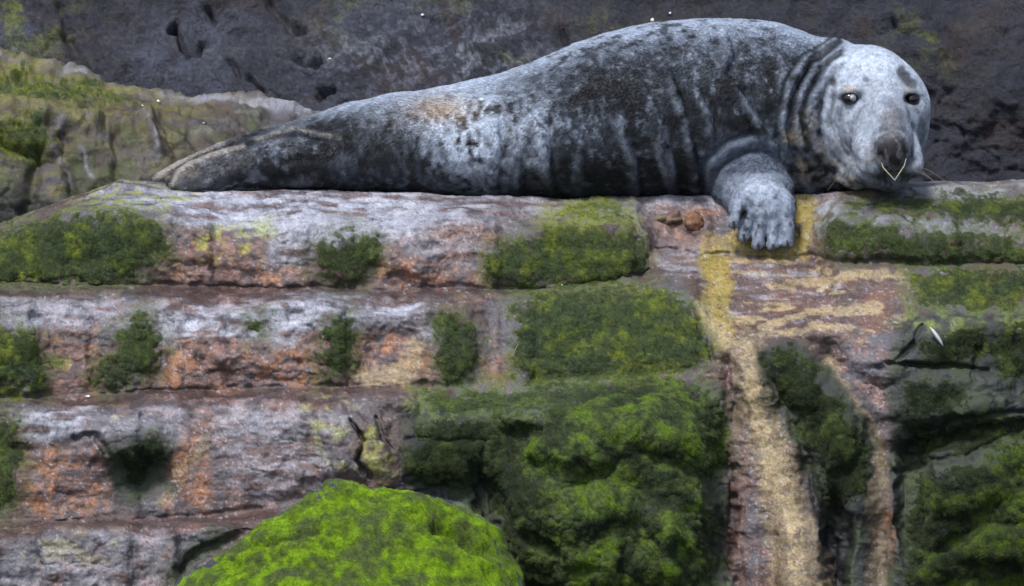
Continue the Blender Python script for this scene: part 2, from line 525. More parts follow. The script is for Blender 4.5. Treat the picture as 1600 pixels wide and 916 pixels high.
# brown, streaky sloping tread below the flipper
m = mask([(1030, 395), (1270, 405), (1430, 412), (1420, 500), (1340, 530), (1180, 535), (1110, 500)], 12, 1.2)
st = fbm(V * np.array([.28, 1, 1.5]) + np.array([0, 0, .22]) * V[..., :1], 0.028, 3, 61)
col = put(col, C_BROWN, m * .75)
col = put(col, C_ORANGE * .45, m * sstep(0, .4, nA) * .6)
col = put(col, C_CREAM * .9, m * sstep(.18, .42, st) * .8)
col = put(col, C_PALE * .8, m * sstep(.1, .4, nD - .002 * (PY - 400)) * .5)
for pts, w, c, s in [
    ([(1115, 400), (1125, 450), (1105, 480), (1130, 520)], 24, C_YELLOW, .9),
    ([(1090, 480), (1130, 520), (1160, 545)], 12, C_CREAM, .8),
    ([(1200, 445), (1300, 435), (1420, 425)], 7, C_CREAM, .75), ([(1190, 512), (1260, 490), (1370, 480)], 8, C_CREAM, .85), ([(1200, 525), (1330, 510)], 5, C_CREAM, .7),
    ([(1150, 380), (1200, 390), (1230, 392)], 16, C_YELLOW, .9), ([(1262, 320), (1258, 360), (1250, 395)], 17, C_YELLOW * .95, .95), ([(1110, 375), (1150, 385)], 10, C_YELLOW, .6),
    ([(560, 590), (630, 585), (650, 540)], 14, C_CREAM, .75), ([(320, 690), (255, 780)], 12, C_CREAM, .4),
    ([(1165, 540), (1178, 600), (1195, 680), (1212, 760), (1228, 850), (1240, 960)], 32, C_CREAM * .62, .9),
    ([(1195, 660), (1230, 760), (1258, 850), (1285, 960)], 24, C_CREAM * .6, .85), ([(1215, 720), (1235, 800), (1250, 900)], 12, C_CREAM * 1.2, .7),
    ([(1165, 545), (1178, 620), (1196, 700), (1206, 760)], 13, C_CREAM * 1.1, .85),
    ([(1300, 560), (1310, 600), (1345, 650), (1370, 700), (1385, 740)], 12, C_CREAM * .75, .9),
    ([(1385, 740), (1365, 790), (1370, 850), (1385, 960)], 22, C_CREAM * .45, .9),
    ([(1392, 800), (1398, 850), (1395, 890)], 9, C_ORANGE * 1.1, .85),
    ([(1130, 560), (1140, 650), (1155, 760), (1150, 930)], 15, C_PINK * .7, .8),
]:
    d, _ = seg_dist(QX, QY, pts)
    g = np.exp(-(d / w) ** 2)
    col = put(col, c, sstep(.25, .75, g * (1.15 + .5 * nC + .5 * nB + .3 * nD) + .15 * nC) * s * (.85 + .3 * np.clip(nD, -.5, .5)))
    col = put(col, C_BROWN * .8, sstep(.3, .6, g) * sstep(.12, .45, nC + .4 * nD) * .6)
# dark slimy faces low down on the right and in the middle
for z, s in [([(630, 640), (760, 615), (1120, 600), (1140, 930), (700, 930), (630, 760)], .85), ([(1180, 545), (1240, 530), (1310, 590), (1365, 680), (1350, 930), (1310, 930), (1245, 700)], .95),
             ([(1395, 505), (1440, 490), (1990, 480), (1990, 1250), (1395, 1250), (1390, 700)], .95), ([(160, 700), (250, 690), (270, 760), (190, 790)], .8), ([(330, 820), (400, 815), (280, 916), (250, 916)], .5)]:
    m = mask(z, 14, 1.4)
    col = put(col, A([.026, .031, .033]), np.clip(m * s * 1.15, 0, 1))
    col = put(col, C_DARK * .8, m * sstep(-.1, .35, nB) * .7 * s)
    col = put(col, C_MOSS_D * .95, m * sstep(-.3, .3, nA + .4 * nB) * .8)
# thin algae film scattered over the stone, and yellow lichen on a few lumps
for z, s in [([(0, 520), (120, 560), (80, 600), (0, 600)], .5), ([(150, 285), (300, 300), (240, 335), (120, 330)], .9), ([(20, 340), (170, 312), (170, 335), (20, 360)], .9),
             ([(300, 360), (430, 350), (430, 390), (320, 410)], .65), ([(480, 620), (600, 640), (600, 740), (520, 740), (480, 680)], .6), ([(640, 605), (800, 600), (800, 640), (640, 660)], .6),
             ([(0, 840), (200, 840), (180, 870), (0, 880)], .3), ([(170, 650), (240, 655), (230, 680), (170, 680)], .5), ([(1400, 480), (1600, 480), (1600, 520), (1400, 520)], .7)]:
    m = mask(z, 16, 1.6, 14)
    col = put(col, C_MOSS_Y * 1.15, m * s * sstep(-.05, .3, nB + .5 * nC))
col = put(col, C_DARK * 1.8, pad2(np.exp(-(ck / .03) ** 2)) * .35)
col = col * (1 + .5 * nC + .3 * nB)[..., None]
spk = fbm(V, .006, 2, 56)
col = put(col, C_PALE * 1.1, sstep(.42, .7, spk + .25 * nB) * .6 * sstep(.05, .12, col.max(-1)))
col = put(col, C_BROWN * .5, sstep(.40, .7, -spk + .2 * nC) * .6)
col = np.clip(col, .006, .8)
rough = np.clip(.42 + .25 * nB + .12 * nC - .14 * flat, .2, .95)
rough = np.clip(rough + .35 * (1 - sstep(.05, .2, col.max(-1))) * 0, .25, .95)

# ---- moss: thick cushions standing proud of the stone, each patch a part of the ledge
def moss_patch(pts, thick=.012, film=1, c0=C_MOSS_D * 1.25, c1=C_MOSS, c2=C_MOSS_Y, ylw=0.0, soft=9, rag=9, gaps=.0, label=None, host=None, src=None):
    host = host or terr
    Vq, nq, px, py, qx, qy, b1, c_ = src or (V, n, PX, PY, QX, QY, nB, nC)
    x0, y0 = np.min(pts, 0) - 40
    x1, y1 = np.max(pts, 0) + 40
    cc = np.where((px[-1] > x0) & (px[-1] < x1))[0]
    rr = np.where(((py > y0) & (py < y1))[:, cc].any(1))[0]
    sl = np.s_[rr[0]:rr[-1] + 1, cc[0]:cc[-1] + 1]
    Vm, nm = Vq[sl], nq[sl]
    sdv = poly_sd(qx[sl], qy[sl], pts) + 9 + (rag + 8) * b1[sl] + 14 * c_[sl] + 5 * noise3(Vm, .007, 78)
    if gaps:
        sdv = sdv - gaps * 60 * np.clip(fbm(Vm, .05, 3, 77) - .12, 0, 1)
    e = sstep(-soft * .6, soft * 4, sdv)
    fl = fbm(Vm, .03, 3, 71)
    fl2 = noise3(Vm, .005, 72)
    h = e * thick * .22 * (1 + .5 * fl) + .0010 * fl2 - .0010 * (1 - e)
    keep = (sdv > -soft * .6)
    nr, nc = keep.shape
    fk = keep[:-1, :-1] | keep[1:, :-1] | keep[1:, 1:] | keep[:-1, 1:]
    f = grid_faces(nr, nc)[fk.ravel()]
    if len(f) == 0: return None
    Vn = (Vm + nm * h[..., None]).reshape(-1, 3)
    g1 = fbm(Vm, .06, 4, 73)
    g2 = fbm(Vm, .02, 3, 74)
    cm = np.zeros(Vm.shape) + c0
    cm = put(cm, c1, sstep(-.45, .4, g1 + .4 * g2))
    cm = put(cm, c2, sstep(.0, .6, .6 * g2 + .7 * g1 + ylw) * .8)
    cm = put(cm, c2, (1 - sstep(4, 22, sdv)) * .45 * sstep(-.2, .3, g1))
    cav = fbm(Vm * A([.8, 1, 1.2]), .045, 3, 79, ridged=True)
    cm = put(cm, c0 * .5, sstep(.35, .75, -cav + .5 * g2) * .7)
    cm = put(cm, C_SLATE * 1.3, sstep(.42, .7, g2 - .5 * g1) * .5)
    if src is None:                              # the pile thins out and the stone shows through at the rim
        thin = sstep(-4, 38, sdv + 10 * fl2 + 10 * g2)[..., None]
        cm = lerp(col[sl] * .9, cm, thin)
    cm = np.clip(cm * (1 + .35 * fl2 + .25 * g2)[..., None], .004, .6).reshape(-1, 3)
    used = np.unique(f)
    remap = np.zeros(nr * nc, np.int32); remap[used] = np.arange(len(used))
    o = make_mesh('moss_patch', Vn[used], remap[f], MAT_MOSS, host, cm[used])
    if label: o['label'] = label
    # short upright fibres make the pile of the moss
    vv, ff = Vn[used], remap[f]
    q = vv[ff]
    ar = np.linalg.norm(np.cross(q[:, 2] - q[:, 0], q[:, 3] - q[:, 1]), axis=1) / 2
    vis = (px[sl].reshape(-1)[f[:, 0]] > -25) & (px[sl].reshape(-1)[f[:, 0]] < 1625) & (py[sl].reshape(-1)[f[:, 0]] < 935)
    ar = ar * vis * (.06 + .94 * sstep(.15, .7, e.reshape(-1)[f[:, 0]]))
    ns = int(min(ar.sum() * 500000, 70000))
    if ns < 20: return o
    rg_ = np.random.default_rng(len(vv))
    ids = rg_.choice(len(ff), ns, p=ar / ar.sum())
    u, v = rg_.random((2, ns, 1))
    q = q[ids]
    root = lerp(lerp(q[:, 0], q[:, 1], u), lerp(q[:, 3], q[:, 2], u), v)
    nr_ = nm.reshape(-1, 3)[f[ids, 0]]
    L_ = rg_.uniform(.0010, .0032, (ns, 1)) * (.45 + .55 * e.reshape(-1)[f[ids, 0]])[:, None]
    dr = nr_ * .8 + rg_.normal(0, .5, (ns, 3)) + A([0, 0, -.3])
    pts3 = np.stack([root - nr_ * .001, root + nr_ * L_ * .5, root + dr * L_], 1)
    tint = np.clip(cm[used][ff[ids, 0]] * rg_.uniform(.7, 1.7, (ns, 1)), .004, .6)
    strands('moss_fibres', pts3, .0005, tint, MAT_MOSSF, o)
    return o

DARKG = dict(c0=C_MOSS_D * 1.3, c1=C_MOSS * .62, c2=C_MOSS)
_moss = []
def MOSS(pts, thick=.012, **kw):
    _moss.append((pts, thick, kw))
MOSS([(-380, 440), (-100, 390), (0, 362), (60, 345), (130, 335), (200, 345), (255, 355), (262, 395), (225, 425), (180, 438), (60, 440), (-380, 450)], .018, ylw=-.05, **{'c0': C_MOSS_D * 1.4, 'c1': C_MOSS * .75, 'c2': C_MOSS_Y})
MOSS([(492, 392), (520, 370), (548, 362), (582, 375), (586, 405), (560, 435), (520, 438), (492, 420)], .018, **DARKG)
MOSS([(762, 405), (800, 378), (858, 360), (955, 360), (995, 380), (1003, 405), (990, 428), (930, 442), (830, 446), (772, 436)], .018, ylw=.0, **{'c0': C_MOSS_D * 1.5, 'c1': C_MOSS * .8, 'c2': C_MOSS_Y * .8})
MOSS([(862, 345), (890, 325), (930, 315), (972, 314), (976, 345)], .008, c0=C_MOSS, c1=C_MOSS_Y, c2=C_MOSS_Y * 1.3)
MOSS([(802, 480), (840, 462), (950, 456), (1040, 455), (1080, 478), (1105, 545), (1085, 572), (960, 590), (835, 598), (808, 570)], .018, ylw=.06, **{'c0': C_MOSS_D * 1.7, 'c1': C_MOSS * .85, 'c2': C_MOSS_Y})
MOSS([(684, 500), (718, 492), (742, 525), (740, 575), (705, 594), (688, 570)], .016, **DARKG)
MOSS([(506, 505), (545, 492), (552, 520), (536, 570), (505, 590), (500, 550)], .014, **DARKG)
MOSS([(178, 520), (222, 494), (246, 525), (240, 580), (165, 606), (150, 585), (172, 560)], .016, **DARKG)
MOSS([(-380, 500), (0, 505), (55, 525), (78, 570), (66, 610), (0, 618), (-380, 622)], .015, c1=C_MOSS * .8)
MOSS([(0, 655), (22, 660), (30, 720), (20, 790), (0, 800), (-380, 800), (-380, 655)], .012, **DARKG)
MOSS([(185, 705), (240, 680), (252, 700), (235, 750), (200, 755)], .008, c0=C_MOSS_D * .6, c1=C_MOSS_D, c2=C_MOSS_D * 1.5)
MOSS([(388, 508), (405, 502), (410, 520), (396, 528)], .006, **DARKG)
MOSS([(930, 605), (985, 592), (1080, 605), (1125, 640), (1130, 720), (1090, 760), (1110, 840), (1110, 960), (860, 960), (850, 860), (880, 800), (790, 730), (820, 660)], .020, ylw=.05, gaps=.35, film=.8, **{'c0': C_MOSS_D * .8, 'c1': C_MOSS * .9, 'c2': C_LIME * .65})
MOSS([(640, 660), (720, 650), (800, 660), (860, 760), (860, 860), (800, 820), (740, 760), (650, 730)], .006, gaps=.35, film=1, c0=C_MOSS_D * .7, c1=C_MOSS_D, c2=C_MOSS * .7)
MOSS([(640, 690), (700, 670), (745, 690), (740, 745), (690, 765), (640, 740)], .012, gaps=.5, film=.4, **{'c0': C_MOSS_D * .7, 'c1': C_MOSS * .38, 'c2': C_MOSS * .6})
MOSS([(660, 610), (780, 606), (930, 598), (920, 630), (800, 650), (680, 650)], .007, gaps=.25, c0=C_MOSS_D * 1.6, c1=C_MOSS * .9, c2=C_MOSS)
MOSS([(780, 800), (850, 780), (870, 860), (860, 960), (800, 960)], .012, gaps=.4, c0=C_MOSS_D * .8, c1=C_MOSS * .5, c2=C_MOSS)
MOSS([(1196, 560), (1232, 542), (1275, 580), (1320, 640), (1352, 700), (1350, 770), (1310, 800), (1280, 730), (1240, 650), (1205, 600)], .016, gaps=.25, film=.5, c0=C_MOSS_D * .6, c1=C_MOSS * .38, c2=C_MOSS * .8)
MOSS([(1300, 350), (1400, 362), (1500, 372), (1600, 386), (1990, 420), (1990, 432), (1600, 408), (1400, 402), (1300, 394)], .018, **DARKG)
MOSS([(1330, 312), (1420, 306), (1620, 302), (1990, 300), (1990, 380), (1620, 362), (1480, 345), (1400, 338), (1330, 340)], .008, gaps=.5, rag=16, film=.7, c0=C_MOSS_D * 1.1, c1=C_MOSS * .75, c2=C_MOSS_Y * .8)
MOSS([(1425, 425), (1480, 418), (1620, 418), (1990, 430), (1990, 500), (1620, 478), (1500, 484), (1430, 480)], .008, gaps=.2, c0=C_MOSS_D * 1.2, c1=C_MOSS * .75, c2=C_MOSS_Y * .8)
MOSS([(1440, 535), (1500, 525), (1560, 515), (1620, 510), (1990, 510), (1990, 600), (1580, 600), (1540, 570), (1450, 565)], .010, gaps=.4, film=.4, c0=C_MOSS_D * .7, c1=C_MOSS * .5, c2=C_MOSS * .9)
MOSS([(1410, 600), (1490, 600), (1510, 630), (1450, 650), (1410, 640)], .010, gaps=.2, film=.5, c0=C_MOSS_D * .7, c1=C_MOSS_D, c2=C_MOSS * .6)
MOSS([(1420, 660), (1560, 650), (1620, 650), (1990, 640), (1990, 690), (1600, 690), (1440, 720)], .010, gaps=.5, film=.4, c0=C_MOSS_D * .7, c1=C_MOSS * .4, c2=C_MOSS * .8)
MOSS([(1440, 750), (1540, 720), (1620, 690), (1990, 700), (1990, 960), (1420, 960), (1420, 840)], .018, gaps=.4, film=.5, c0=C_MOSS_D * .6, c1=C_MOSS * .6, c2=C_LIME * .45)


for pts_, th_, kw_ in _moss:                    # thin algae film where the moss gives out
    film = sstep(-38, 8, poly_sd(QX, QY, pts_) + 18 * nB + 10 * nC)
    fcol = kw_.get('c1', C_MOSS) * .75 + .004
    col = put(col, fcol, film * .9 * sstep(-.45, .15, nC + .6 * nB + .1) * kw_.get('film', 1))
    rough = lerp(rough, .85, film)
NRT, NCT = PX.shape
terr = make_mesh('rock_terraces', V.reshape(-1, 3), grid_faces(NRT, NCT), MAT_ROCK, None, col.reshape(-1, 3), rough.ravel())
tag(terr, 'stepped coastal bedrock ledge with pinkish orange and lavender grey faces beneath the seal', 'rock ledge', kind='structure')


for pts_, th_, kw_ in _moss:
    moss_patch(pts_, th_, **kw_)

# ================================================================== back rock, left
def sheet(name, cols, crest_pts, rows, bottom, nr, seed, amps, back, paint, mat, carve=()):
    px = cols
    cr = curve(px, crest_pts)
    rp = np.stack([cr] + [curve(px, a) for a, _ in rows[1:]])
    ry = np.stack([curve(px, b) for _, b in rows])
    for k in range(1, len(rp)):
        rp[k] = np.maximum(rp[k], rp[k - 1] + 3)
    t = np.linspace(0, 1, nr)
    PYs = cr[None] + t[:, None] * (bottom - cr[None])
    PXs = np.repeat(px[None], nr, 0)
    Ys = np.zeros_like(PYs)
    for j in range(len(px)):
        Ys[:, j] = np.interp(PYs[:, j], rp[:, j], ry[:, j])
    Ys = blur(blur(Ys, 3, 0), 3, 1)
    Vv = P(PXs, PYs, Ys)
    by, bz = back
    B = np.repeat(Vv[:1], len(by), 0).copy()
    B[..., 1] += np.array(by)[:, None]; B[..., 2] += np.array(bz)[:, None]
    Vv = np.concatenate([B, Vv], 0)
    nb = len(by)
    PXs = np.concatenate([np.repeat(PXs[:1], nb, 0), PXs]); PYs = np.concatenate([np.repeat(PYs[:1], nb, 0), PYs])
    nn = grid_normals(Vv)
    nn = blur(blur(nn, 2, 0), 2, 1); nn /= np.linalg.norm(nn, axis=-1, keepdims=True)
    s1, s2, s3 = amps
    dd = fbm(Vv, .25, 3, seed) * s1 + fbm(Vv, .08, 4, seed + 5, ridged=True) * s2 + fbm(Vv, .025, 3, seed + 9) * s3
    for pts, w, h in carve:
        d, _ = seg_dist(PXs + 6 * noise3(Vv, .03, seed + 20), PYs + 6 * noise3(Vv, .03, seed + 21), pts)
        dd = dd + h * np.exp(-(d / w) ** 2)
    dd = dd - s2 * .5 * np.exp(-(fbm(Vv * A([.8, 1, 1]), .14, 3, seed + 22) / .04) ** 2)
    Vv = Vv + nn * dd[..., None]
    nn = grid_normals(Vv)
    b1 = fbm(Vv, .07, 4, seed + 11); c1 = fbm(Vv, .025, 3, seed + 12)
    wx, wy = 10 * fbm(Vv, .12, 3, seed + 13), 8 * fbm(Vv, .12, 3, seed + 14)
    src = (Vv, nn, PXs, PYs, PXs + wx, PYs + wy, b1, c1)
    cl, rg = paint(src)
    o = make_mesh(name, Vv.reshape(-1, 3), grid_faces(*PXs.shape), mat, None, cl.reshape(-1, 3), rg.ravel())
    return o, src

def paint_left(src):
    Vv, nn, px, py, qx, qy, b1, c1 = src
    a1 = fbm(Vv, .18, 4, 90)
    stv = fbm(Vv * A([.3, 1, 1.5]), .03, 3, 92)
    c = np.zeros(Vv.shape) + C_GREY * .8
    c = put(c, C_BROWN * 1.1, sstep(-.2, .3, a1))
    c = put(c, C_PALE * .75, sstep(.1, .45, stv + .4 * b1) * .75)
    d, _ = seg_dist(qx, qy, [(-300, 82), (0, 92), (60, 98), (130, 120), (180, 140), (300, 152), (440, 168), (490, 178)])
    c = put(c, C_PALE * 1.2, np.exp(-(d / 8) ** 2) * .8)  # lit edge of the crest painted pale
    d, _ = seg_dist(qx, qy, [(0, 165), (90, 180), (140, 200), (240, 192)])
    c = put(c, C_PALE * .9, np.exp(-(d / 9) ** 2) * sstep(-.2, .3, b1) * .9)
    c = put(c, A([.125, .098, .048]), sstep(-.4, .3, b1 + .4 * c1 + .15) * sstep(520, 220, px) * .8)
    c = put(c, A([.19, .185, .035]), sstep(-.25, .3, stv + .5 * a1) * sstep(450, 180, px) * .85)
    c = put(c, C_MOSS_D * 2, sstep(225, 300, qy) * sstep(-.3, .2, b1) * .8)
    low = sstep(185, 235, qy + .10 * (px - 120))
    c = put(c, C_BROWN * .55, low * sstep(-.6, .1, a1 + b1) * .9)
    c = put(c, C_MOSS * .55, low * sstep(-.1, .4, b1 + .3 * stv) * .8)
    c = put(c, C_DARK * 1.2, sstep(265, 330, qy) * sstep(220, 80, px) * sstep(-.4, .2, b1) * .85)
    for pts in ([(90, 185), (110, 215)], [(225, 190), (245, 235), (250, 250)], [(125, 235), (145, 280)], [(90, 240), (110, 290)]):
        d, _ = seg_dist(qx, qy, pts)
        c = put(c, C_PALE * .6, np.exp(-(d / 4) ** 2) * .7 * sstep(-.4, .2, c1))
    c = c * .68 * (1 + .4 * c1 + .3 * b1)[..., None]
    return np.clip(c, .006, .7), np.clip(.6 + .2 * b1, .35, .95)

left, lsrc = sheet('back_rock', cols_axis(-380, 760, 2.5), [(-380, 60), (0, 85), (50, 95), (130, 114), (165, 134), (250, 139), (300, 149), (380, 150), (440, 164), (480, 176), (560, 205), (760, 250)],
                   [(None, [(-380, 1.25), (760, 1.15)]),
                    ([(-380, 150), (0, 172), (80, 178), (140, 205), (240, 200), (330, 215), (480, 240), (760, 280)], [(-380, .70), (0, .72), (300, .8), (760, .9)]),
                    ([(-380, 330), (0, 335), (240, 310), (480, 320), (760, 330)], [(-380, .55), (760, .7)]),
                    ([(-380, 520), (760, 480)], [(-380, .45), (760, .6)])],
                   470, 150, 300, (.03, .018, .005), ([.5, .3, .15, .05], [-.35, -.12, -.03, -.005]), paint_left, MAT_ROCK,
                   [([(0, 118), (60, 122), (140, 140)], 6, -.03), ([(-300, 165), (0, 168), (90, 182), (150, 205)], 7, .03), ([(150, 205), (240, 192)], 7, .03), ([(232, 190), (246, 240)], 8, .03), ([(100, 215), (115, 300)], 9, -.03), ([(60, 240), (40, 330)], 14, -.05), ([(180, 220), (190, 300)], 9, -.025), ([(0, 230), (90, 250)], 7, -.03), ([(300, 210), (340, 260)], 9, -.02)])
tag(left, 'low rounded rock behind the hind flippers, streaked with olive algae and pale crust', 'rock', kind='structure')
LM = dict(host=left, src=lsrc, c0=C_MOSS_D * 1.6, c1=C_MOSS * .9 + A([.02, 0, 0]), c2=C_MOSS_Y * .8)
moss_patch([(-380, 105), (0, 112), (60, 112), (150, 140), (210, 160), (230, 172), (140, 172), (60, 158), (-380, 145)], .007, gaps=.5, **LM)
moss_patch([(-380, 190), (0, 185), (70, 190), (105, 215), (85, 235), (50, 250), (-380, 250)], .007, gaps=.5, **LM)

# ================================================================== dark cliff behind
def paint_wall(src):
    Vv, nn, px, py, qx, qy, b1, c1 = src
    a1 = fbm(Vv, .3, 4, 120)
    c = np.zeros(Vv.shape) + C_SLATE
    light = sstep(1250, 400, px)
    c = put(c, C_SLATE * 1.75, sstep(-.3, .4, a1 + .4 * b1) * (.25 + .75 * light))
    c = put(c, C_DARK * 1.1, sstep(.0, .45, b1 - .3 * a1) * .75)
    c = put(c, C_BROWN * .45, sstep(.15, .5, fbm(Vv, .15, 3, 122)) * .5)
    for x, y, rx, ry, s in [(560, 95, 90, 60, .9), (720, 90, 100, 50, 1), (780, 70, 80, 60, .8), (300, 80, 120, 60, .4), (40, 60, 50, 60, .5), (640, 30, 60, 40, .6)]:
        m = np.exp(-(((qx - x) / rx) ** 2 + ((qy - y) / ry) ** 2))
        c = put(c, A([.17, .19, .245]), m * s * sstep(-.05, .45, c1 + .5 * b1) * .8)
    for x, y, rx, ry, s in [(60, 50, 60, 60, .9), (20, 20, 50, 30, .8), (790, 90, 30, 14, .8), (790, 5, 20, 14, .9), (1450, 60, 55, 50, .75), (960, 30, 50, 18, .5), (540, 30, 40, 40, .5), (690, 10, 60, 20, .4)]:
        m = np.exp(-(((qx - x) / rx) ** 2 + ((qy - y) / ry) ** 2))
        c = put(c, C_MOSS_Y * .5, m * s * sstep(-.05, .4, b1 + .5 * c1 + .05) * .85)
    c = put(c, C_DARK * .5, sstep(.25, .5, c1 + .3 * b1) * .7)
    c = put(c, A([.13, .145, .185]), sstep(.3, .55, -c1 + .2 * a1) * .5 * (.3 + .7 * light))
    c = c * (1 + .6 * c1 + .35 * b1)[..., None]
    return np.clip(c, .004, .6), np.clip(.5 + .25 * b1, .3, .95)

wcols = cols_axis(-700, 2300, 3.0)
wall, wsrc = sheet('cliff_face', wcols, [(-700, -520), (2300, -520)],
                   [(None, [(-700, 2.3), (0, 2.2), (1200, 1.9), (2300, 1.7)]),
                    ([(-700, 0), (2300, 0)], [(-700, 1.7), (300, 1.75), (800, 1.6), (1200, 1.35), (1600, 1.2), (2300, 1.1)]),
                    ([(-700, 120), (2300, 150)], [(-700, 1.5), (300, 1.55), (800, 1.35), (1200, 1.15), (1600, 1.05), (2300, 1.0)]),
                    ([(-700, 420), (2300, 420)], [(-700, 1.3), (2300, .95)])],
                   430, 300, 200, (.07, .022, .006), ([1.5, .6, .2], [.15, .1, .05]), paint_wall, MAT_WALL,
                   [([(270, 40), (285, 65), (290, 82), (308, 82), (315, 62)], 4, -.06), ([(275, 30), (270, 45)], 5, -.04), ([(360, 95), (375, 120)], 5, -.05), ([(390, 125), (410, 140)], 5, -.04), ([(465, 90), (480, 105), (500, 98)], 5, -.05), ([(500, 150), (515, 140)], 6, -.05),
                    ([(735, 72), (770, 82), (800, 98)], 6, .03), ([(872, 50), (890, 70)], 5, -.05), ([(320, 15), (330, 30)], 4, -.04), ([(420, 0), (440, 25), (470, 50)], 7, -.04), ([(1400, 40), (1420, 60)], 5, -.03), ([(95, 20), (110, 70), (130, 110)], 8, -.04)])
tag(wall, 'dark slate cliff face rising behind the seal with faint moss stains', 'cliff', kind='structure')

# ================================================================== bright green boulder in front
bp_ = np.arange(210, 900, 3.0)
bcrest = curve(bp_, [(210, 1000), (262, 940), (285, 905), (330, 872), (390, 826), (440, 795), (485, 770), (550, 754), (620, 757), (665, 770), (720, 792), (750, 815), (775, 845), (800, 880), (830, 930), (900, 1030)])
tt = np.linspace(0, 1, 170)
BPY = bcrest[None] + tt[:, None] * (1130 - bcrest[None])
BPX = np.repeat(bp_[None], 170, 0)
top_y = curve(bp_, [(210, -1.10), (400, -1.05), (550, -1.0), (720, -1.04), (900, -1.12)])
BY = top_y[None] - .42 * np.power(np.clip((BPY - bcrest[None]) / 260, 0, 2), .8)
BV = P(BPX, BPY, BY)
by = np.array([.30, .2, .12, .06, .02]); bz = np.array([-.6, -.3, -.12, -.04, -.008])
BB = np.repeat(BV[:1], 5, 0).copy(); BB[..., 1] += by[:, None]; BB[..., 2] += bz[:, None]
BV = np.concatenate([BB, BV]); BPX = np.concatenate([BPX[:5], BPX]); BPY = np.concatenate([np.repeat(BPY[:1], 5, 0), BPY])
bn = grid_normals(BV); bn = blur(blur(bn, 2, 0), 2, 1); bn /= np.linalg.norm(bn, axis=-1, keepdims=True)
bd = fbm(BV, .16, 3, 140) * .045 + fbm(BV, .05, 3, 141, ridged=True) * .009 + fbm(BV, .015, 2, 142) * .002
d, _ = seg_dist(BPX, BPY, [(680, 828), (705, 832), (735, 852), (760, 870)]); bd = bd - .035 * np.exp(-(d / 8) ** 2)
d, _ = seg_dist(BPX, BPY, [(500, 830), (430, 850), (400, 855)]); bd = bd - .020 * np.exp(-(d / 7) ** 2)
BV = BV + bn * bd[..., None]
bn = grid_normals(BV)
bb, bc = fbm(BV, .06, 4, 143), fbm(BV, .02, 3, 144)
bcol = np.zeros(BV.shape) + C_SLATE * 1.2
bcol = put(bcol, C_MOSS_D * 2, sstep(-.1, .3, bb)); bcol = np.clip(bcol * (1 + .4 * bc)[..., None], .005, .5)
boulder = make_mesh('boulder', BV.reshape(-1, 3), grid_faces(*BPX.shape), MAT_ROCK, None, bcol.reshape(-1, 3), np.full(BPX.size, .6))
tag(boulder, 'rounded boulder capped in vivid lime green moss standing below the rock ledges', 'boulder')
bsrc = (BV, bn, BPX, BPY, BPX + 10 * fbm(BV, .1, 3, 145), BPY + 8 * fbm(BV, .1, 3, 146), bb, bc)
moss_patch([(215, 1010), (290, 900), (392, 828), (480, 770), (550, 752), (620, 756), (668, 770), (722, 796), (756, 824), (780, 856), (806, 905), (850, 1100), (215, 1100)], .012,
           c0=C_MOSS * .7, c1=C_LIME * .75, c2=C_LIME * 1.15, ylw=.08, gaps=.2, host=boulder, src=bsrc, label='vivid lime green moss cap')

# ================================================================== the seal
HV = 0.0042                                      # voxel size of the body surface
lo = np.array([-1.06, -0.36, 0.02])
hi = np.array([1.26, 0.62, 0.86])
dims = np.ceil((hi - lo) / HV).astype(int)
gx = (lo[0] + HV * np.arange(dims[0])).astype(F32)
gy = (lo[1] + HV * np.arange(dims[1])).astype(F32)
gz = (lo[2] + HV * np.arange(dims[2])).astype(F32)
field = np.full(dims, 0.2, F32)

def smin(a, b, k):
    h = np.maximum(k - np.abs(a - b), 0) / k
    return np.minimum(a, b) - h * h * (k * .25)

def blend(cmin, cmax, fn, k=.02, carve=False):
    i0 = np.clip(((np.array(cmin) - lo - .06 - k) / HV).astype(int), 0, dims)
    i1 = np.clip(((np.array(cmax) - lo + .06 + k) / HV).astype(int) + 1, 0, dims)
    s_ = np.s_[i0[0]:i1[0], i0[1]:i1[1], i0[2]:i1[2]]
    d_ = fn(gx[s_[0], None, None], gy[None, s_[1], None], gz[None, None, s_[2]])
    field[s_] = -smin(-field[s_], d_, k) if carve else smin(field[s_], d_, k)

def ellipsoid(c, r, k=.02, fwd=None, carve=False):
    """fwd: optional direction of the third radius; the second radius points up"""
    c = np.array(c, float)
    if fwd is None:
        ax = np.eye(3); rr = r
    else:
        f = np.array(fwd, float); f /= np.linalg.norm(f)
        rt = np.cross(f, [0, 0, 1.]); rt /= np.linalg.norm(rt)
        up = np.cross(rt, f)
        ax = np.stack([rt, up, f]); rr = r
    m = max(r)
    rm = min(r)
    def fn(x, y, z):
        dx, dy, dz = x - F32(c[0]), y - F32(c[1]), z - F32(c[2])
        q = 0; g = 0
        for a_, r_ in zip(ax.astype(F32), rr):
            t = (dx * a_[0] + dy * a_[1] + dz * a_[2]) / F32(r_)
            q = q + t * t
            g = g + (t / F32(r_)) ** 2
        k0 = np.sqrt(q); k1 = np.sqrt(g) + F32(1e-6)
        return k0 * (k0 - 1) / k1
    blend(c - m, c + m, fn, k, carve)

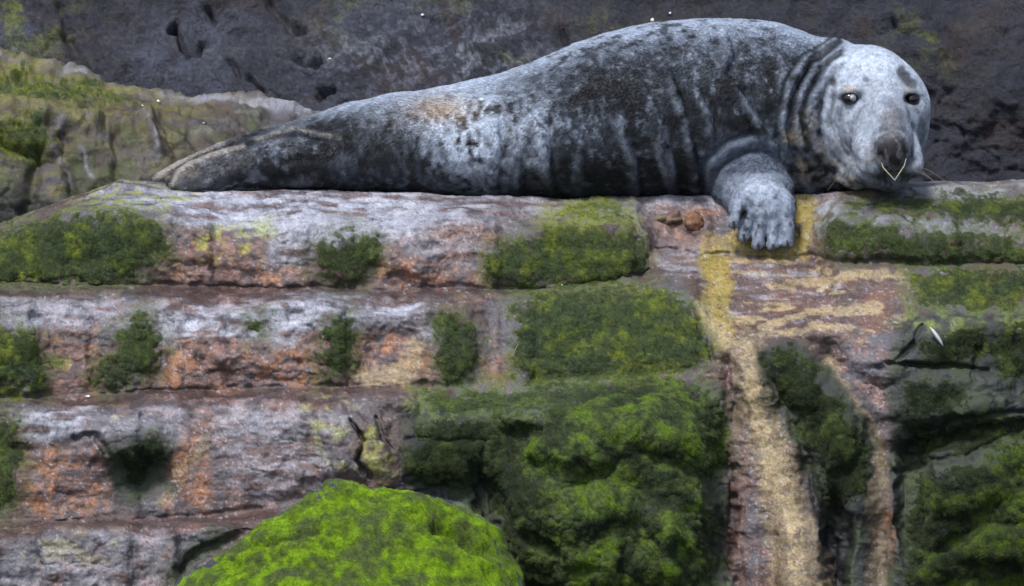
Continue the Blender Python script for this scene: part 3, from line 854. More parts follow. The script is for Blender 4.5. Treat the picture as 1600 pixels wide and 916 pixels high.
def rcone(a, b, ra, rb, k=.02, carve=False):
    a, b = np.array(a, float), np.array(b, float)
    ab = b - a; L2 = float(ab @ ab)
    def fn(x, y, z):
        dx, dy, dz = x - F32(a[0]), y - F32(a[1]), z - F32(a[2])
        t = np.clip((dx * F32(ab[0]) + dy * F32(ab[1]) + dz * F32(ab[2])) / F32(L2), 0, 1)
        d_ = np.sqrt((dx - t * F32(ab[0])) ** 2 + (dy - t * F32(ab[1])) ** 2 + (dz - t * F32(ab[2])) ** 2)
        return d_ - (F32(ra) + t * F32(rb - ra))
    m = max(ra, rb)
    blend(np.minimum(a, b) - m, np.maximum(a, b) + m, fn, k, carve)

def loft(table, k=.02, expo=2.2, botY=0.0):
    """table rows: photo column, photo top, photo bottom, depth of the axis, half depth"""
    T = np.array(table, float)
    # photo columns -> x at the axis depth ; tops and bottoms -> heights
    xs = P(T[:, 0], (T[:, 1] + T[:, 2]) / 2, T[:, 3])[:, 0]
    zt = P(T[:, 0], T[:, 1], T[:, 3])[:, 2]
    zb = P(T[:, 0], T[:, 2], np.full(len(T), botY) if np.isscalar(botY) else botY)[:, 2]
    def smooth_i(v):
        # monotone-ish smooth interpolation along x
        w = np.interp(gx, xs, v)
        return blur(w, 7, 0)
    zt_, zb_, yc_, ay_ = (smooth_i(v).astype(F32) for v in (zt, zb, T[:, 3], T[:, 4]))
    i0, i1 = np.searchsorted(gx, xs[0]), np.searchsorted(gx, xs[-1])
    x_lo, x_hi = xs[0], xs[-1]
    def fn(x, y, z):
        j = np.searchsorted(gx, x.ravel() - 1e-6)
        j = np.clip(j, 0, len(gx) - 1)
        t_, b_, c_, a_ = (v[j][:, None, None] for v in (zt_, zb_, yc_, ay_))
        zc = b_ + (t_ - b_) * F32(.44)
        up = np.maximum(t_ - zc, 1e-3); dn = np.maximum(zc - b_, 1e-3)
        dz = z - zc
        az = np.where(dz > 0, up, dn)
        ex = np.where(dz > 0, F32(2.05), F32(2.6))
        u = np.abs((y - c_) / np.maximum(a_, 1e-3)); v = np.abs(dz / az)
        q = np.power(u ** ex + v ** ex + 1e-9, 1 / ex)
        d_ = (q - 1) * np.minimum(a_, np.minimum(up, dn))
        over = np.maximum(np.maximum(F32(x_lo) - x, x - F32(x_hi)), 0)
        return np.where(over > 0, np.sqrt(np.maximum(d_, 0) ** 2 + over ** 2), d_)
    blend((x_lo, (T[:, 3] - T[:, 4]).min(), zb.min()), (x_hi, (T[:, 3] + T[:, 4]).max(), zt.max()), fn, k)

# --- trunk
BODY = [(420, 226, 298, .21, .075), (450, 206, 299, .21, .10), (480, 190, 300, .21, .125), (530, 168, 302, .205, .16), (600, 151, 307, .2, .19), (650, 145, 310, .2, .205), (700, 138, 313, .2, .22), (760, 124, 315, .2, .235),
        (800, 112, 316, .2, .245), (850, 92, 318, .2, .255), (900, 71, 318, .2, .262), (950, 54, 318, .2, .268), (1000, 43, 317, .2, .272), (1050, 35, 316, .2, .275), (1100, 31, 315, .2, .275), (1150, 31, 314, .195, .27),
        (1200, 36, 312, .185, .255), (1240, 46, 310, .17, .235), (1275, 60, 308, .15, .20), (1300, 80, 306, .13, .16), (1330, 130, 290, .11, .09)]
loft(BODY, .02, botY=.02)
# --- hind flippers, one lying against the other
loft([(262, 282, 295, .07, .010), (270, 270, 297, .07, .024), (285, 260, 299, .07, .036), (310, 248, 300, .075, .044), (350, 234, 300, .08, .050), (400, 223, 300, .09, .055), (450, 213, 300, .105, .065), (500, 208, 301, .125, .085), (550, 205, 302, .15, .11), (590, 215, 300, .17, .10)], .016, botY=.0)
loft([(236, 281, 290, .29, .010), (246, 273, 292, .29, .022), (262, 262, 294, .29, .032), (300, 243, 295, .29, .038), (350, 222, 296, .285, .042), (400, 205, 296, .275, .05), (450, 194, 296, .26, .065), (500, 178, 296, .25, .09), (550, 163, 297, .23, .11)], .010, botY=.17)
# toes of the near hind flipper
for a, b, r in [((300, 262, .04), (268, 283, .05), .014), ((310, 275, .028), (270, 290, .045), .013), ((330, 284, .03), (284, 294, .04), .012)]:
    rcone(P(*a), P(*b), r * 1.25, r, .012)
# webbed flap and its tail pocket between the flippers
rcone(P(380, 224, .11), P(455, 206, .09), .010, .016, .008)
rcone(P(455, 206, .09), P(530, 214, .07), .016, .010, .010)
ellipsoid(P(500, 196, .11), (.055, .03, .028), .02, carve=True)
rcone(P(545, 215, .035), P(460, 215, .07), .008, .008, .01, carve=True)

# --- neck rolls stacked forward towards the face
FW = (.40, -.88, -.18)
for px_, py_, y_, rx_, rz_, rf_, k_ in [(1290, 178, .15, .165, .218, .16, .02), (1312, 184, .105, .172, .210, .12, .006), (1328, 187, .075, .163, .203, .105, .005), (1342, 188, .05, .152, .196, .095, .006), (1352, 184, .035, .138, .186, .10, .008)]:
    ellipsoid(P(px_, py_, y_), (rx_, rz_, rf_), k_, FW)
# --- head
ellipsoid(P(1357, 145, .05), (.128, .130, .155), .012, FW)
ellipsoid(P(1400, 164, .03), (.086, .105, .120), .03, FW)
ellipsoid(P(1372, 196, .00), (.122, .115, .120), .02, FW)
ellipsoid(P(1336, 216, -.01), (.066, .086, .075), .03, FW)
ellipsoid(P(1419, 205, .01), (.044, .075, .07), .03, FW)
rcone(P(1378, 176, -.03), P(1393, 238, -.19), .082, .058, .022)         # muzzle
rcone(P(1381, 148, -.055), P(1396, 215, -.21), .042, .038, .03)         # bridge of the nose
rcone(P(1356, 222, -.09), P(1364, 252, -.200), .046, .043, .010)        # upper lip pads
rcone(P(1416, 224, -.09), P(1426, 256, -.180), .036, .031, .010)
rcone(P(1345, 258, -.02), P(1386, 279, -.16), .060, .034, .015)         # lower jaw
rcone(P(1404, 262, -.02), P(1400, 277, -.16), .045, .032, .015)
ellipsoid(P(1394, 236, -.228), (.053, .050, .034), .010, FW)            # nose pad
for p0 in ((1378, 250, -.257), (1413, 246, -.253)):                      # nostrils
    rcone(P(p0[0], p0[1] - 7, p0[2]), P(p0[0] + (6 if p0[0] < 1390 else -5), p0[1] + 12, p0[2] + .003), .010, .006, .006, carve=True)
for a, b in (((1335, 264, -.11), (1372, 280, -.215)), ((1372, 280, -.215), (1424, 282, -.200)), ((1318, 246, -.07), (1335, 264, -.11))):
    rcone(P(*a), P(*b), .008, .008, .006, carve=True)                    # mouth line
EYES = [(1328, 154, -.068), (1424, 155, -.050)]
for e in EYES:
    ellipsoid(P(e[0], e[1], e[2] - .012), (.029, .020, .022), .018, carve=True)
for a, b in (((1310, 144, -.062), (1340, 140, -.082)), ((1412, 140, -.07), (1434, 146, -.04))):
    rcone(P(*a), P(*b), .014, .014, .015)                                # brow
for a, b in (((1313, 163, -.062), (1340, 165, -.080)), ((1412, 165, -.07), (1434, 164, -.035))):
    rcone(P(*a), P(*b), .010, .010, .012)                                # lower lid
# --- fore flipper
ellipsoid(P(1168, 282, .03), (.115, .12, .110), .02)
ellipsoid(P(1160, 262, .06), (.10, .12, .095), .035)
ellipsoid(P(1183, 300, -.03), (.100, .10, .100), .008)
rcone(P(1192, 292, -.055), P(1197, 325, -.125), .082, .066, .012)
ellipsoid(P(1192, 328, -.148), (.094, .040, .078), .02)
DIGITS = [((1165, 312), (1146, 348), .020, .0175), ((1178, 318), (1162, 368), .021, .018), ((1190, 322), (1184, 380), .022, .0185), ((1207, 322), (1208, 384), .022, .0185), ((1226, 318), (1230, 378), .021, .018)]
for (a, b, r0, r1) in DIGITS:
    rcone(P(*a, -.168), P(b[0], b[1], -.184), r0, r1, .005)
# --- skin folds: creases cut into the surface and rolls of skin raised beside them
def surf_y(px_, py_):
    ys = np.arange(-.34, .58, .002)
    q = P(np.full(len(ys), px_), np.full(len(ys), py_), ys)
    ii = np.clip(((q - lo) / HV + .5).astype(int), 0, dims - 1)
    v_ = field[ii[:, 0], ii[:, 1], ii[:, 2]]
    hit = np.where(v_ < 0)[0]
    return ys[hit[0]] if len(hit) else None
def densify(pts, step=9):
    out = []
    for (x0, y0), (x1, y1) in zip(pts[:-1], pts[1:]):
        m = max(1, int(math.hypot(x1 - x0, y1 - y0) / step))
        out += [(x0 + (x1 - x0) * t / m, y0 + (y1 - y0) * t / m) for t in range(m)]
    return out + [pts[-1]]
def crease(pts, r, k, sink, carve, dx=0):
    q = densify(pts)
    pos = []
    for i, (x, y) in enumerate(q):
        yy = surf_y(x + dx, y)
        pos.append(None if yy is None else P(x + dx, y, yy + sink))
    m = len(pos)
    for i in range(m - 1):
        if pos[i] is None or pos[i + 1] is None or np.linalg.norm(pos[i] - pos[i + 1]) > .06: continue
        w0 = .35 + .65 * math.sin(math.pi * min(max((i + .5) / m, .02), .98)) ** .5
        rcone(pos[i], pos[i + 1], r * w0, r * w0, k, carve)
RINGS = [[(1296, 62), (1252, 88), (1226, 130), (1213, 180), (1216, 230), (1234, 268), (1258, 298)],
         [(1312, 70), (1270, 98), (1245, 143), (1235, 190), (1246, 235), (1274, 272), (1306, 300)],
         [(1326, 76), (1288, 105), (1264, 150), (1257, 190), (1269, 235), (1300, 270), (1336, 296)],
         [(1318, 100), (1292, 140), (1281, 185), (1291, 230), (1318, 262), (1350, 284)]]
for r_ in RINGS[:3]:
    crease(r_[1:], .024, .014, .007, False, 11)
for r_, w_ in zip(RINGS, (.013, .014, .013, .007)):
    crease(r_[1:] if w_ > .01 else r_, w_, .010, .0, True)
for pts, w_ in [([(1100, 300), (1106, 258), (1140, 226), (1180, 214), (1212, 222)], .006), ([(1112, 305), (1132, 266), (1172, 243), (1208, 246)], .004)]:
    crease([(x - 3, y - 6) for x, y in pts], w_ * .9, .012, .002, True)
crease([(262, 294), (268, 280), (278, 266), (303, 249), (350, 231), (385, 222)], .009, .005, 0, True)
crease([(385, 224), (440, 213), (462, 211), (500, 220), (545, 217)], .008, .006, 0, True)
for pts, w_ in [([(1042, 112), (1056, 150), (1072, 200), (1082, 250), (1088, 300)], .012), ([(1148, 135), (1168, 170), (1195, 205), (1212, 236)], .013), ([(1020, 165), (1034, 220), (1048, 270), (1056, 302)], .010),
                ([(1085, 140), (1105, 180), (1112, 220)], .009), ([(770, 185), (775, 230), (768, 300)], .008), ([(822, 180), (850, 210), (852, 250), (862, 300)], .010), ([(806, 240), (808, 302)], .008), ([(975, 215), (990, 260), (994, 300)], .008), ([(1132, 50), (1138, 85), (1128, 112)], .009)]:
    crease(pts, w_ * 1.3, .012, .006, False)
    crease(pts, w_ * .8, .010, .0, True, 11)
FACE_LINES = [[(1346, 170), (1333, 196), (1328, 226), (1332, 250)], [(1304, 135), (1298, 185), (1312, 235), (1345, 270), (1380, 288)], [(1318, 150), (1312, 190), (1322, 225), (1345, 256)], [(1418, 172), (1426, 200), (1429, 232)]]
for pts, w_ in [([(1346, 170), (1333, 196), (1328, 226), (1332, 250)], .006), ([(1304, 135), (1298, 185), (1312, 235), (1345, 270), (1380, 288)], .009), ([(1318, 150), (1312, 190), (1322, 225), (1345, 256)], .006),
                ([(1418, 172), (1426, 200), (1429, 232)], .006), ([(1362, 240), (1358, 222), (1370, 206), (1394, 199), (1416, 206), (1424, 226)], .006), ([(1313, 146), (1328, 140), (1344, 150)], .004), ([(1311, 158), (1328, 170), (1346, 160)], .004)]:
    crease(pts, w_, .008, .0, True)
for (a0, _, _, _), (a1, _, _, _), e0, e1 in zip(DIGITS[:-1], DIGITS[1:], [d[1] for d in DIGITS[:-1]], [d[1] for d in DIGITS[1:]]):
    mx, my = (e0[0] + e1[0]) / 2, (e0[1] + e1[1]) / 2
    sx_, sy_ = (a0[0] + a1[0]) / 2, (a0[1] + a1[1]) / 2
    crease([(lerp(sx_, mx, .35), lerp(sy_, my, .35)), (mx, my + 14)], .0075, .007, .0, True)
field = blur(blur(blur(field, 1, 0), 1, 1), 1, 2).astype(F32)

def surface_nets(f):
    neg = f < 0
    cube = np.zeros(tuple(np.array(f.shape) - 1), np.int8)
    for a in (0, 1):
        for b in (0, 1):
            for c in (0, 1):
                cube += neg[a:f.shape[0] - 1 + a, b:f.shape[1] - 1 + b, c:f.shape[2] - 1 + c]
    cell = np.argwhere((cube > 0) & (cube < 8))
    idm = np.full(cube.shape, -1, np.int32)
    idm[tuple(cell.T)] = np.arange(len(cell))
    acc = np.zeros((len(cell), 3)); cnt = np.zeros(len(cell))
    corner = [(a, b, c) for a in (0, 1) for b in (0, 1) for c in (0, 1)]
    vals = {k: f[cell[:, 0] + k[0], cell[:, 1] + k[1], cell[:, 2] + k[2]] for k in corner}
    for k in corner:
        for ax in range(3):
            if k[ax] == 0:
                k2 = list(k); k2[ax] = 1; k2 = tuple(k2)
                v0, v1 = vals[k], vals[k2]
                m = (v0 < 0) != (v1 < 0)
                t = np.where(m, v0 / np.where(m, v0 - v1, 1), 0)
                p_ = np.repeat(np.array(k, float)[None], len(cell), 0); p_[:, ax] += t
                acc[m] += p_[m]; cnt[m] += 1
    verts = (cell + acc / cnt[:, None])
    faces = []
    for ax in range(3):
        o1, o2 = (ax + 1) % 3, (ax + 2) % 3
        s0 = [slice(None)] * 3; s1 = [slice(None)] * 3
        s0[ax] = slice(0, -1); s1[ax] = slice(1, None)
        A0, A1 = neg[tuple(s0)], neg[tuple(s1)]
        e = np.argwhere(A0 != A1)
        e = e[(e[:, o1] > 0) & (e[:, o2] > 0) & (e[:, o1] < f.shape[o1] - 1) & (e[:, o2] < f.shape[o2] - 1)]
        def cid(d1, d2):
            q = e.copy(); q[:, o1] -= d1; q[:, o2] -= d2
            return idm[tuple(q.T)]
        quad = np.stack([cid(1, 1), cid(0, 1), cid(0, 0), cid(1, 0)], -1)
        flip = ~A0[tuple(e.T)]
        quad[flip] = quad[flip][:, ::-1]
        faces.append(quad)
    faces = np.concatenate(faces)
    return verts, faces[(faces >= 0).all(1)]

sv, sf = surface_nets(field)
sv = lo + sv * HV

def vert_normals(v, f):
    fn_ = np.cross(v[f[:, 2]] - v[f[:, 0]], v[f[:, 3]] - v[f[:, 1]])
    out = np.zeros_like(v)
    for c in range(4):
        for a in range(3):
            out[:, a] += np.bincount(f[:, c], fn_[:, a], len(v))
    return out / (np.linalg.norm(out, axis=1, keepdims=True) + 1e-12)

def relax(v, f, it=2, w=.5):
    for _ in range(it):
        acc = np.zeros_like(v); cnt = np.zeros(len(v))
        for c in range(4):
            for o in (1, 3):
                for a in range(3):
                    acc[:, a] += np.bincount(f[:, c], v[f[:, (c + o) % 4], a], len(v))
                cnt += np.bincount(f[:, c], minlength=len(v))
        v = v + w * (acc / cnt[:, None] - v)
    return v
sv = relax(sv, sf, 2)
sn = vert_normals(sv, sf)
px, py = proj(sv)
toward = sstep(-.1, .25, -(sn @ CF))                  # skin folds are on the flank that faces the water
top_l = np.interp(px, [r[0] for r in BODY], [r[1] for r in BODY])
hgt = np.clip((py - top_l) / (308 - top_l), 0, 1)

# --- folds and wrinkles pressed into the skin
wx = px + 5 * fbm(sv, .06, 3, 201); wy = py + 5 * fbm(sv, .06, 3, 202)
disp = np.zeros(len(sv))
def ridge(pts, w, h):
    d_, t = seg_dist(wx, wy, pts)
    return h * np.exp(-(d_ / w) ** 2) * np.sin(np.pi * np.clip(t, .04, .96)) ** .6
FOLDS = [([(1042, 112), (1056, 150), (1072, 200), (1082, 250), (1088, 300)], 7, .010), ([(1028, 150), (1040, 210), (1052, 260), (1056, 302)], 7, .007),
         ([(1148, 135), (1168, 170), (1195, 205), (1212, 240)], 7, .012), ([(1085, 140), (1105, 180), (1112, 220)], 8, .006),
         ([(1018, 200), (1035, 250), (1050, 300)], 6, .006), ([(965, 200), (985, 250), (990, 300)], 10, .005),
         ([(770, 165), (775, 220), (768, 300)], 9, .006), ([(820, 170), (850, 205), (852, 250), (862, 300)], 9, .007), ([(805, 210), (810, 260), (806, 302)], 7, .006),
         ([(690, 190), (680, 250), (690, 300)], 10, .004), ([(905, 230), (900, 270), (905, 305)], 9, .004), ([(1130, 55), (1138, 85), (1128, 110)], 8, .006),
         ([(1102, 300), (1108, 262), (1142, 232), (1182, 219), (1212, 226)], 6, .010), ([(1116, 305), (1136, 268), (1174, 247), (1208, 250)], 6, .010), ([(1205, 60), (1225, 110), (1215, 160), (1222, 200)], 8, .008), ([(590, 230), (600, 265), (595, 300)], 9, .004),
         ([(560, 200), (575, 240), (572, 290)], 7, -.004), ([(1320, 120), (1300, 170), (1310, 225), (1345, 265)], 4, -.004), ([(1340, 172), (1328, 205), (1330, 245)], 5, -.006), ([(1352, 180), (1343, 210), (1340, 240)], 6, .005), ([(1418, 175), (1428, 205), (1430, 230)], 5, -.005), ([(1306, 175), (1312, 215), (1340, 250), (1375, 270)], 5, -.006), ([(1298, 190), (1306, 228), (1335, 262)], 5, .005), ([(1360, 228), (1364, 212), (1380, 204), (1408, 204), (1424, 214)], 4, -.005),
         ([(1312, 110), (1288, 165), (1296, 225), (1330, 270)], 4, .003), ([(1290, 100), (1270, 165), (1280, 225)], 4, -.004)]
for f_ in FOLDS:
    disp += ridge(f_[0], f_[1], f_[2] * .6)
for a, b in [((1120, 320), (1105, 300)), ((1140, 305), (1165, 280))]:
    disp += ridge([a, b], 4, -.003)
disp += ridge([(470, 205), (500, 192), (535, 185)], 9, -.010)
disp += ridge([(330, 262), (420, 250), (500, 248)], 8, -.004) + ridge([(310, 282), (420, 276), (500, 272)], 8, -.004)
disp *= toward
body_only = sstep(1290, 1230, px)
disp += body_only * (.0045 * fbm(sv, .07, 3, 210) + .0022 * fbm(sv * A([.7, 1, 1]), .02, 3, 211))
disp += (1 - body_only) * .0010 * fbm(sv, .02, 2, 213)
sv = sv + sn * disp[:, None]
sn = vert_normals(sv, sf)

# --- coat
S_DARK = A([.012, .0135, .017]); S_MID = A([.062, .077, .104]); S_SILV = A([.31, .365, .46]); S_WHITE = A([.54, .62, .74]); S_TAN = A([.42, .32, .23]); S_CREAM = A([.50, .43, .32])
k1 = fbm(sv, .10, 4, 220); k2 = fbm(sv, .035, 4, 221); k3 = fbm(sv, .012, 3, 222); k4 = noise3(sv * A([1, 1, .6]), .004, 223)
def G(x, y, rx, ry, wob=1.0):
    return np.exp(-(((wx - x) / rx) ** 2 + ((wy - y) / ry) ** 2))
sc = np.zeros(sv.shape) + S_DARK * 1.5
sc = put(sc, S_MID, sstep(-.35, .35, k1 + .5 * k2))
frost = fbm(sv * A([1, 1, .55]), .016, 3, 225)
sc = put(sc, S_SILV, sstep(.05, .42, .6 * k2 + .7 * frost + .25 * k1) * .65)
sc = put(sc, S_DARK, sstep(.12, .42, -.6 * k2 - .6 * frost) * .7)
sc = put(sc, S_SILV * .95, sstep(.24, .02, hgt + .14 * k2) * sstep(380, 560, px) * .7)          # silver fur and painted rim light along the back
sc = put(sc, S_WHITE * .9, sstep(.10, .0, hgt + .05 * k2) * sstep(380, 560, px) * sstep(1300, 1260, px) * .7)  # rim light on the top of the back, painted white
sc = put(sc, S_DARK * 1.3, sstep(.10, .34, k2 + .3 * k3 + .2 * k1) * sstep(780, 860, px) * sstep(1230, 1180, px) * .8)
blotch = .85 * G(715, 185, 70, 60) + .75 * G(745, 240, 40, 70) + .6 * G(838, 210, 26, 55) + .35 * G(590, 180, 45, 16)
sc = put(sc, S_WHITE * .95, np.clip(blotch * 1.35, 0, 1) * sstep(-.35, .35, .5 * k2 + .9 * frost + .12))
sc = put(sc, S_TAN, G(690, 172, 50, 22) * .75)
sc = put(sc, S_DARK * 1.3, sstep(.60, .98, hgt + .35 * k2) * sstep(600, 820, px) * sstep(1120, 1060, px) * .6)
for a in [(1100, 200, 60, 60, .8), (970, 280, 80, 26, .6), (620, 245, 60, 50, .75), (570, 215, 50, 40, .6), (690, 285, 60, 18, .6), (500, 195, 36, 16, .9), (480, 262, 70, 28, .85), (380, 262, 60, 20, .7), (550, 270, 60, 26, .7), (1180, 90, 34, 40, .55), (870, 120, 50, 20, .45), (960, 120, 60, 24, .5), (925, 165, 46, 16, .6)]:
    sc = put(sc, S_DARK * 1.25, G(*a[:4]) * a[4] * sstep(-.5, .2, k2))
# highlights along the ridges of skin, painted in silver
for f_ in FOLDS[:15]:
    d_, t = seg_dist(wx, wy, f_[0])
    sc = put(sc, S_SILV * .95, np.exp(-(d_ / (f_[1] * .8)) ** 2) * .45 * sstep(-.5, .2, k2) * np.sin(np.pi * np.clip(t, .05, .95)))
# hind flippers
hf = sstep(560, 420, px)
sc = put(sc, A([.13, .125, .125]), hf * sstep(-.2, .4, k1 + .5 * k2) * .6)
sc = put(sc, A([.27, .25, .225]), sstep(345, 270, px + 25 * k2) * sstep(298, 268, py + 14 * k2) * .7)
for pts, w_ in [([(400, 217), (430, 208), (455, 203), (500, 211), (530, 213)], 3.5), ([(240, 284), (275, 262), (300, 250)], 4), ([(275, 270), (300, 252), (370, 228)], 4)]:
    d_, _ = seg_dist(wx, wy, pts)
    sc = put(sc, A([.42, .38, .33]), np.exp(-(d_ / w_) ** 2) * .55 * sstep(-.5, .1, k2))
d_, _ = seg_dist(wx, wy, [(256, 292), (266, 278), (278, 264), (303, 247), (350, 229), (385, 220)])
sc = put(sc, S_DARK, np.exp(-(d_ / 4) ** 2) * .85)  # shade in the gap between the flippers, painted dark
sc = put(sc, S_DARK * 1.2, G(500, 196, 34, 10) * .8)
for pts in ([(238, 285), (262, 264), (300, 243), (350, 222)], [(270, 290), (276, 272), (292, 259), (330, 243), (380, 229)]):
    d_, _ = seg_dist(px, py, pts)
    sc = put(sc, A([.50, .47, .43]), np.exp(-(d_ / 3.5) ** 2) * .7)  # cream flipper edges, brightened with painted light from above
# neck: bands between the rolls
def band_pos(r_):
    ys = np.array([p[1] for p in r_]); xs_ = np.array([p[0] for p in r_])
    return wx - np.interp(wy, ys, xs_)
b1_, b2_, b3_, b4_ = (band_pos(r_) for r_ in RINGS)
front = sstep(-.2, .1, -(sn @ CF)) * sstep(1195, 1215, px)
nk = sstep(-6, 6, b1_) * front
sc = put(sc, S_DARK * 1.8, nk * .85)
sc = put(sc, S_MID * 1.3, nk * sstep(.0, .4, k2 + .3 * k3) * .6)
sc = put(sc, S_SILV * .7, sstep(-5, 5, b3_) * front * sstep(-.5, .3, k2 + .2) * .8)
for b_ in (b1_, b2_, b3_):                              # rim light on each roll and shade in its crease, painted in
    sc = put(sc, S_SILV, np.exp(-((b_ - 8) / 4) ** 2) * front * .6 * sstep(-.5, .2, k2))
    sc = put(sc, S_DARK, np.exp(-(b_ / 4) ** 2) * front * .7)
for a in [(1266, 195, 14, 20, .9), (1240, 215, 14, 10, .8), (1258, 265, 14, 14, .85), (1300, 262, 16, 14, .7), (1330, 285, 30, 10, .8), (1285, 232, 8, 22, .6)]:
    sc = put(sc, S_CREAM * .8, G(*a[:4]) * a[4] * sstep(-.4, .1, k2 + .3 * k3))
# face
fc = sstep(-4, 8, b4_) * sstep(1200, 1260, px)
fc = np.maximum(fc, sstep(110, 88, py) * sstep(-2, 10, b3_) * sstep(1240, 1290, px))
fc = fc * sstep(296, 268, py + .25 * np.abs(px - 1360) * (px < 1360))
sc = put(sc, A([.38, .435, .52]), fc)
sc = put(sc, A([.27, .30, .36]), fc * sstep(-.2, .4, k2 + .4 * k3) * .45)
sc = put(sc, S_WHITE * .95, fc * G(1360, 100, 70, 26) * .7)
N_ = A([.036, .034, .036])
for a, c_ in [((1394, 238, 38, 36, 1.0), N_), ((1394, 192, 24, 30, .8), A([.11, .108, .118])), ((1386, 160, 14, 12, .5), S_MID * 1.3), ((1395, 278, 40, 14, .9), S_DARK * 1.3), ((1302, 128, 7, 9, .8), S_DARK * 2.2), ((1353, 125, 6, 5, .6), S_MID),
              ((1408, 113, 8, 12, .85), S_DARK * 2.4), ((1416, 124, 9, 12, .85), S_DARK * 2.4), ((1425, 132, 9, 9, .8), S_DARK * 2.4), ((1432, 165, 8, 14, .6), S_MID), ((1326, 140, 14, 5, .6), S_CREAM), ((1420, 141, 9, 5, .5), S_CREAM), ((1440, 205, 7, 26, .6), S_DARK * 2), ((1318, 222, 6, 10, .5), S_MID), ((1350, 290, 60, 9, .6), S_DARK * 2.2)]:
    g_ = np.exp(-(((px - a[0]) / a[2]) ** 2 + ((py - a[1]) / a[3]) ** 2))
    sc = put(sc, c_, sstep(.22, .72, g_ + .25 * k3 + .12 * k2) * a[4])
sc = put(sc, A([.20, .19, .20]), G(1394, 236, 30, 28) * sstep(.05, .4, .6 * k2 + .8 * frost) * .75)
sc = put(sc, A([.16, .16, .175]), fc * sstep(.25, .5, frost + .4 * k2) * sstep(150, 200, py) * .45)
for e in EYES:                                         # dark rims of the eyes
    d_ = np.hypot((px - e[0]) / 1.5, py - e[1])
    sc = put(sc, S_DARK, sstep(10.5, 7.5, d_) * .95)
for pts in FACE_LINES:  # shade along the face creases, painted into the coat
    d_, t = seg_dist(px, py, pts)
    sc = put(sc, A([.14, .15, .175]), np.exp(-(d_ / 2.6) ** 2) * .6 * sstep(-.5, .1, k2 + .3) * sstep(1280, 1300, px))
sc = put(sc, A([.22, .24, .28]), sstep(1262, 1290, px) * sstep(170, 215, py) * sstep(-.05, .35, frost + .5 * k2) * .55)
# fore flipper
ff = G(1195, 330, 62, 62) * sstep(1110, 1140, px)
fo = sstep(1.1, .6, ((px - 1170) / 80) ** 2 + ((py - 265) / 62) ** 2) * sstep(1250, 1215, px)
sc = put(sc, S_MID * 1.9, fo * .85)
sc = put(sc, S_SILV, np.clip(ff * 1.6, 0, 1) * sstep(-.5, .3, k2 + .4 * k3 + .15) * sstep(262, 290, py) * .9)
sc = put(sc, S_WHITE * .8, G(1185, 290, 34, 14) * .6)
sc = np.clip(sc * (1 + .42 * k3 + .28 * k4)[:, None], .008, .75)

seal = bpy.data.objects.new('seal', None)
base_pt = P(800, 305, .2)
seal.location = base_pt
coll.objects.link(seal)
tag(seal, 'grey mottled seal lying on the rock ledge with its pale head turned to face outward', 'seal')
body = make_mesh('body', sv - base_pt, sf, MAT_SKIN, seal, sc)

def part(name, verts, faces, mat, at=base_pt, parent=None):
    return make_mesh(name, np.asarray(verts) - at, faces, mat, parent or seal)

def ball(c, r, nu=24, nv=14):
    c = np.array(c); r = np.broadcast_to(r, 3)
    u = np.linspace(0, 2 * np.pi, nu, endpoint=False); v = np.linspace(.02, np.pi - .02, nv)
    U, W = np.meshgrid(u, v)
    pts = np.stack([np.cos(U) * np.sin(W), np.sin(U) * np.sin(W), np.cos(W)], -1) * r + c
    idx = np.arange(nu * nv).reshape(nv, nu)
    f = np.stack([idx[:-1], idx[1:], np.roll(idx[1:], -1, 1), np.roll(idx[:-1], -1, 1)], -1).reshape(-1, 4)
    return pts.reshape(-1, 3), f

def tube(pts, radii, ns=7):
    pts = np.array(pts, float); m = len(pts)
    tg = np.gradient(pts, axis=0); tg /= np.linalg.norm(tg, axis=1, keepdims=True)
    ref = np.array([.3, 1, .2]); s1 = np.cross(tg, ref); s1 /= np.linalg.norm(s1, axis=1, keepdims=True); s2 = np.cross(tg, s1)
    a = np.linspace(0, 2 * np.pi, ns, endpoint=False)
    ring = pts[:, None] + np.asarray(radii)[:, None, None] * (np.cos(a)[None, :, None] * s1[:, None] + np.sin(a)[None, :, None] * s2[:, None])
    idx = np.arange(m * ns).reshape(m, ns)
    f = np.stack([idx[:-1], idx[1:], np.roll(idx[1:], -1, 1), np.roll(idx[:-1], -1, 1)], -1).reshape(-1, 4)
    return ring.reshape(-1, 3), f

MAT_EYE = plain_mat('dark_eye', (.012, .010, .010), .06, .6)
MAT_EYE2 = plain_mat('eye_glint', (.30, .33, .38), .05, .8, .4, 70)  # pale tone for the reflection modelled on the eye
MAT_CLAW = plain_mat('claw_horn', (.045, .042, .04), .4)
MAT_WHISK = plain_mat('whisker', (.22, .20, .17), .45)
MAT_STRAW = plain_mat('dry_straw', (.40, .36, .26), .6)
for i, e in enumerate(EYES):
    o = part('eye', *ball(P(e[0], e[1], e[2] - .003), (.0215, .019, .0185)), MAT_EYE)
    o['label'] = ('dark eye with a modelled pale glint', 'dark eye')[i]
    if i == 0:                                         # bright reflection on the eye, modelled as a pale ball
        make_mesh('glint_spot', *(lambda v_, f_: (v_ - base_pt, f_))(*ball(P(e[0] + 3.5, e[1] - 1, e[2] - .0115), (.0115, .0125, .0110))), MAT_EYE2, o)
for (a, b, r0, r1) in DIGITS:
    t0 = P(b[0], b[1] - 2, -.198); t1 = P(b[0] + 1, b[1] + 6, -.203); t2 = P(b[0] + 2, b[1] + 13, -.198)
    part('claw', *tube([t0, t1, t2], [.0042, .0034, .0012]), MAT_CLAW)
rw = np.random.default_rng(3)
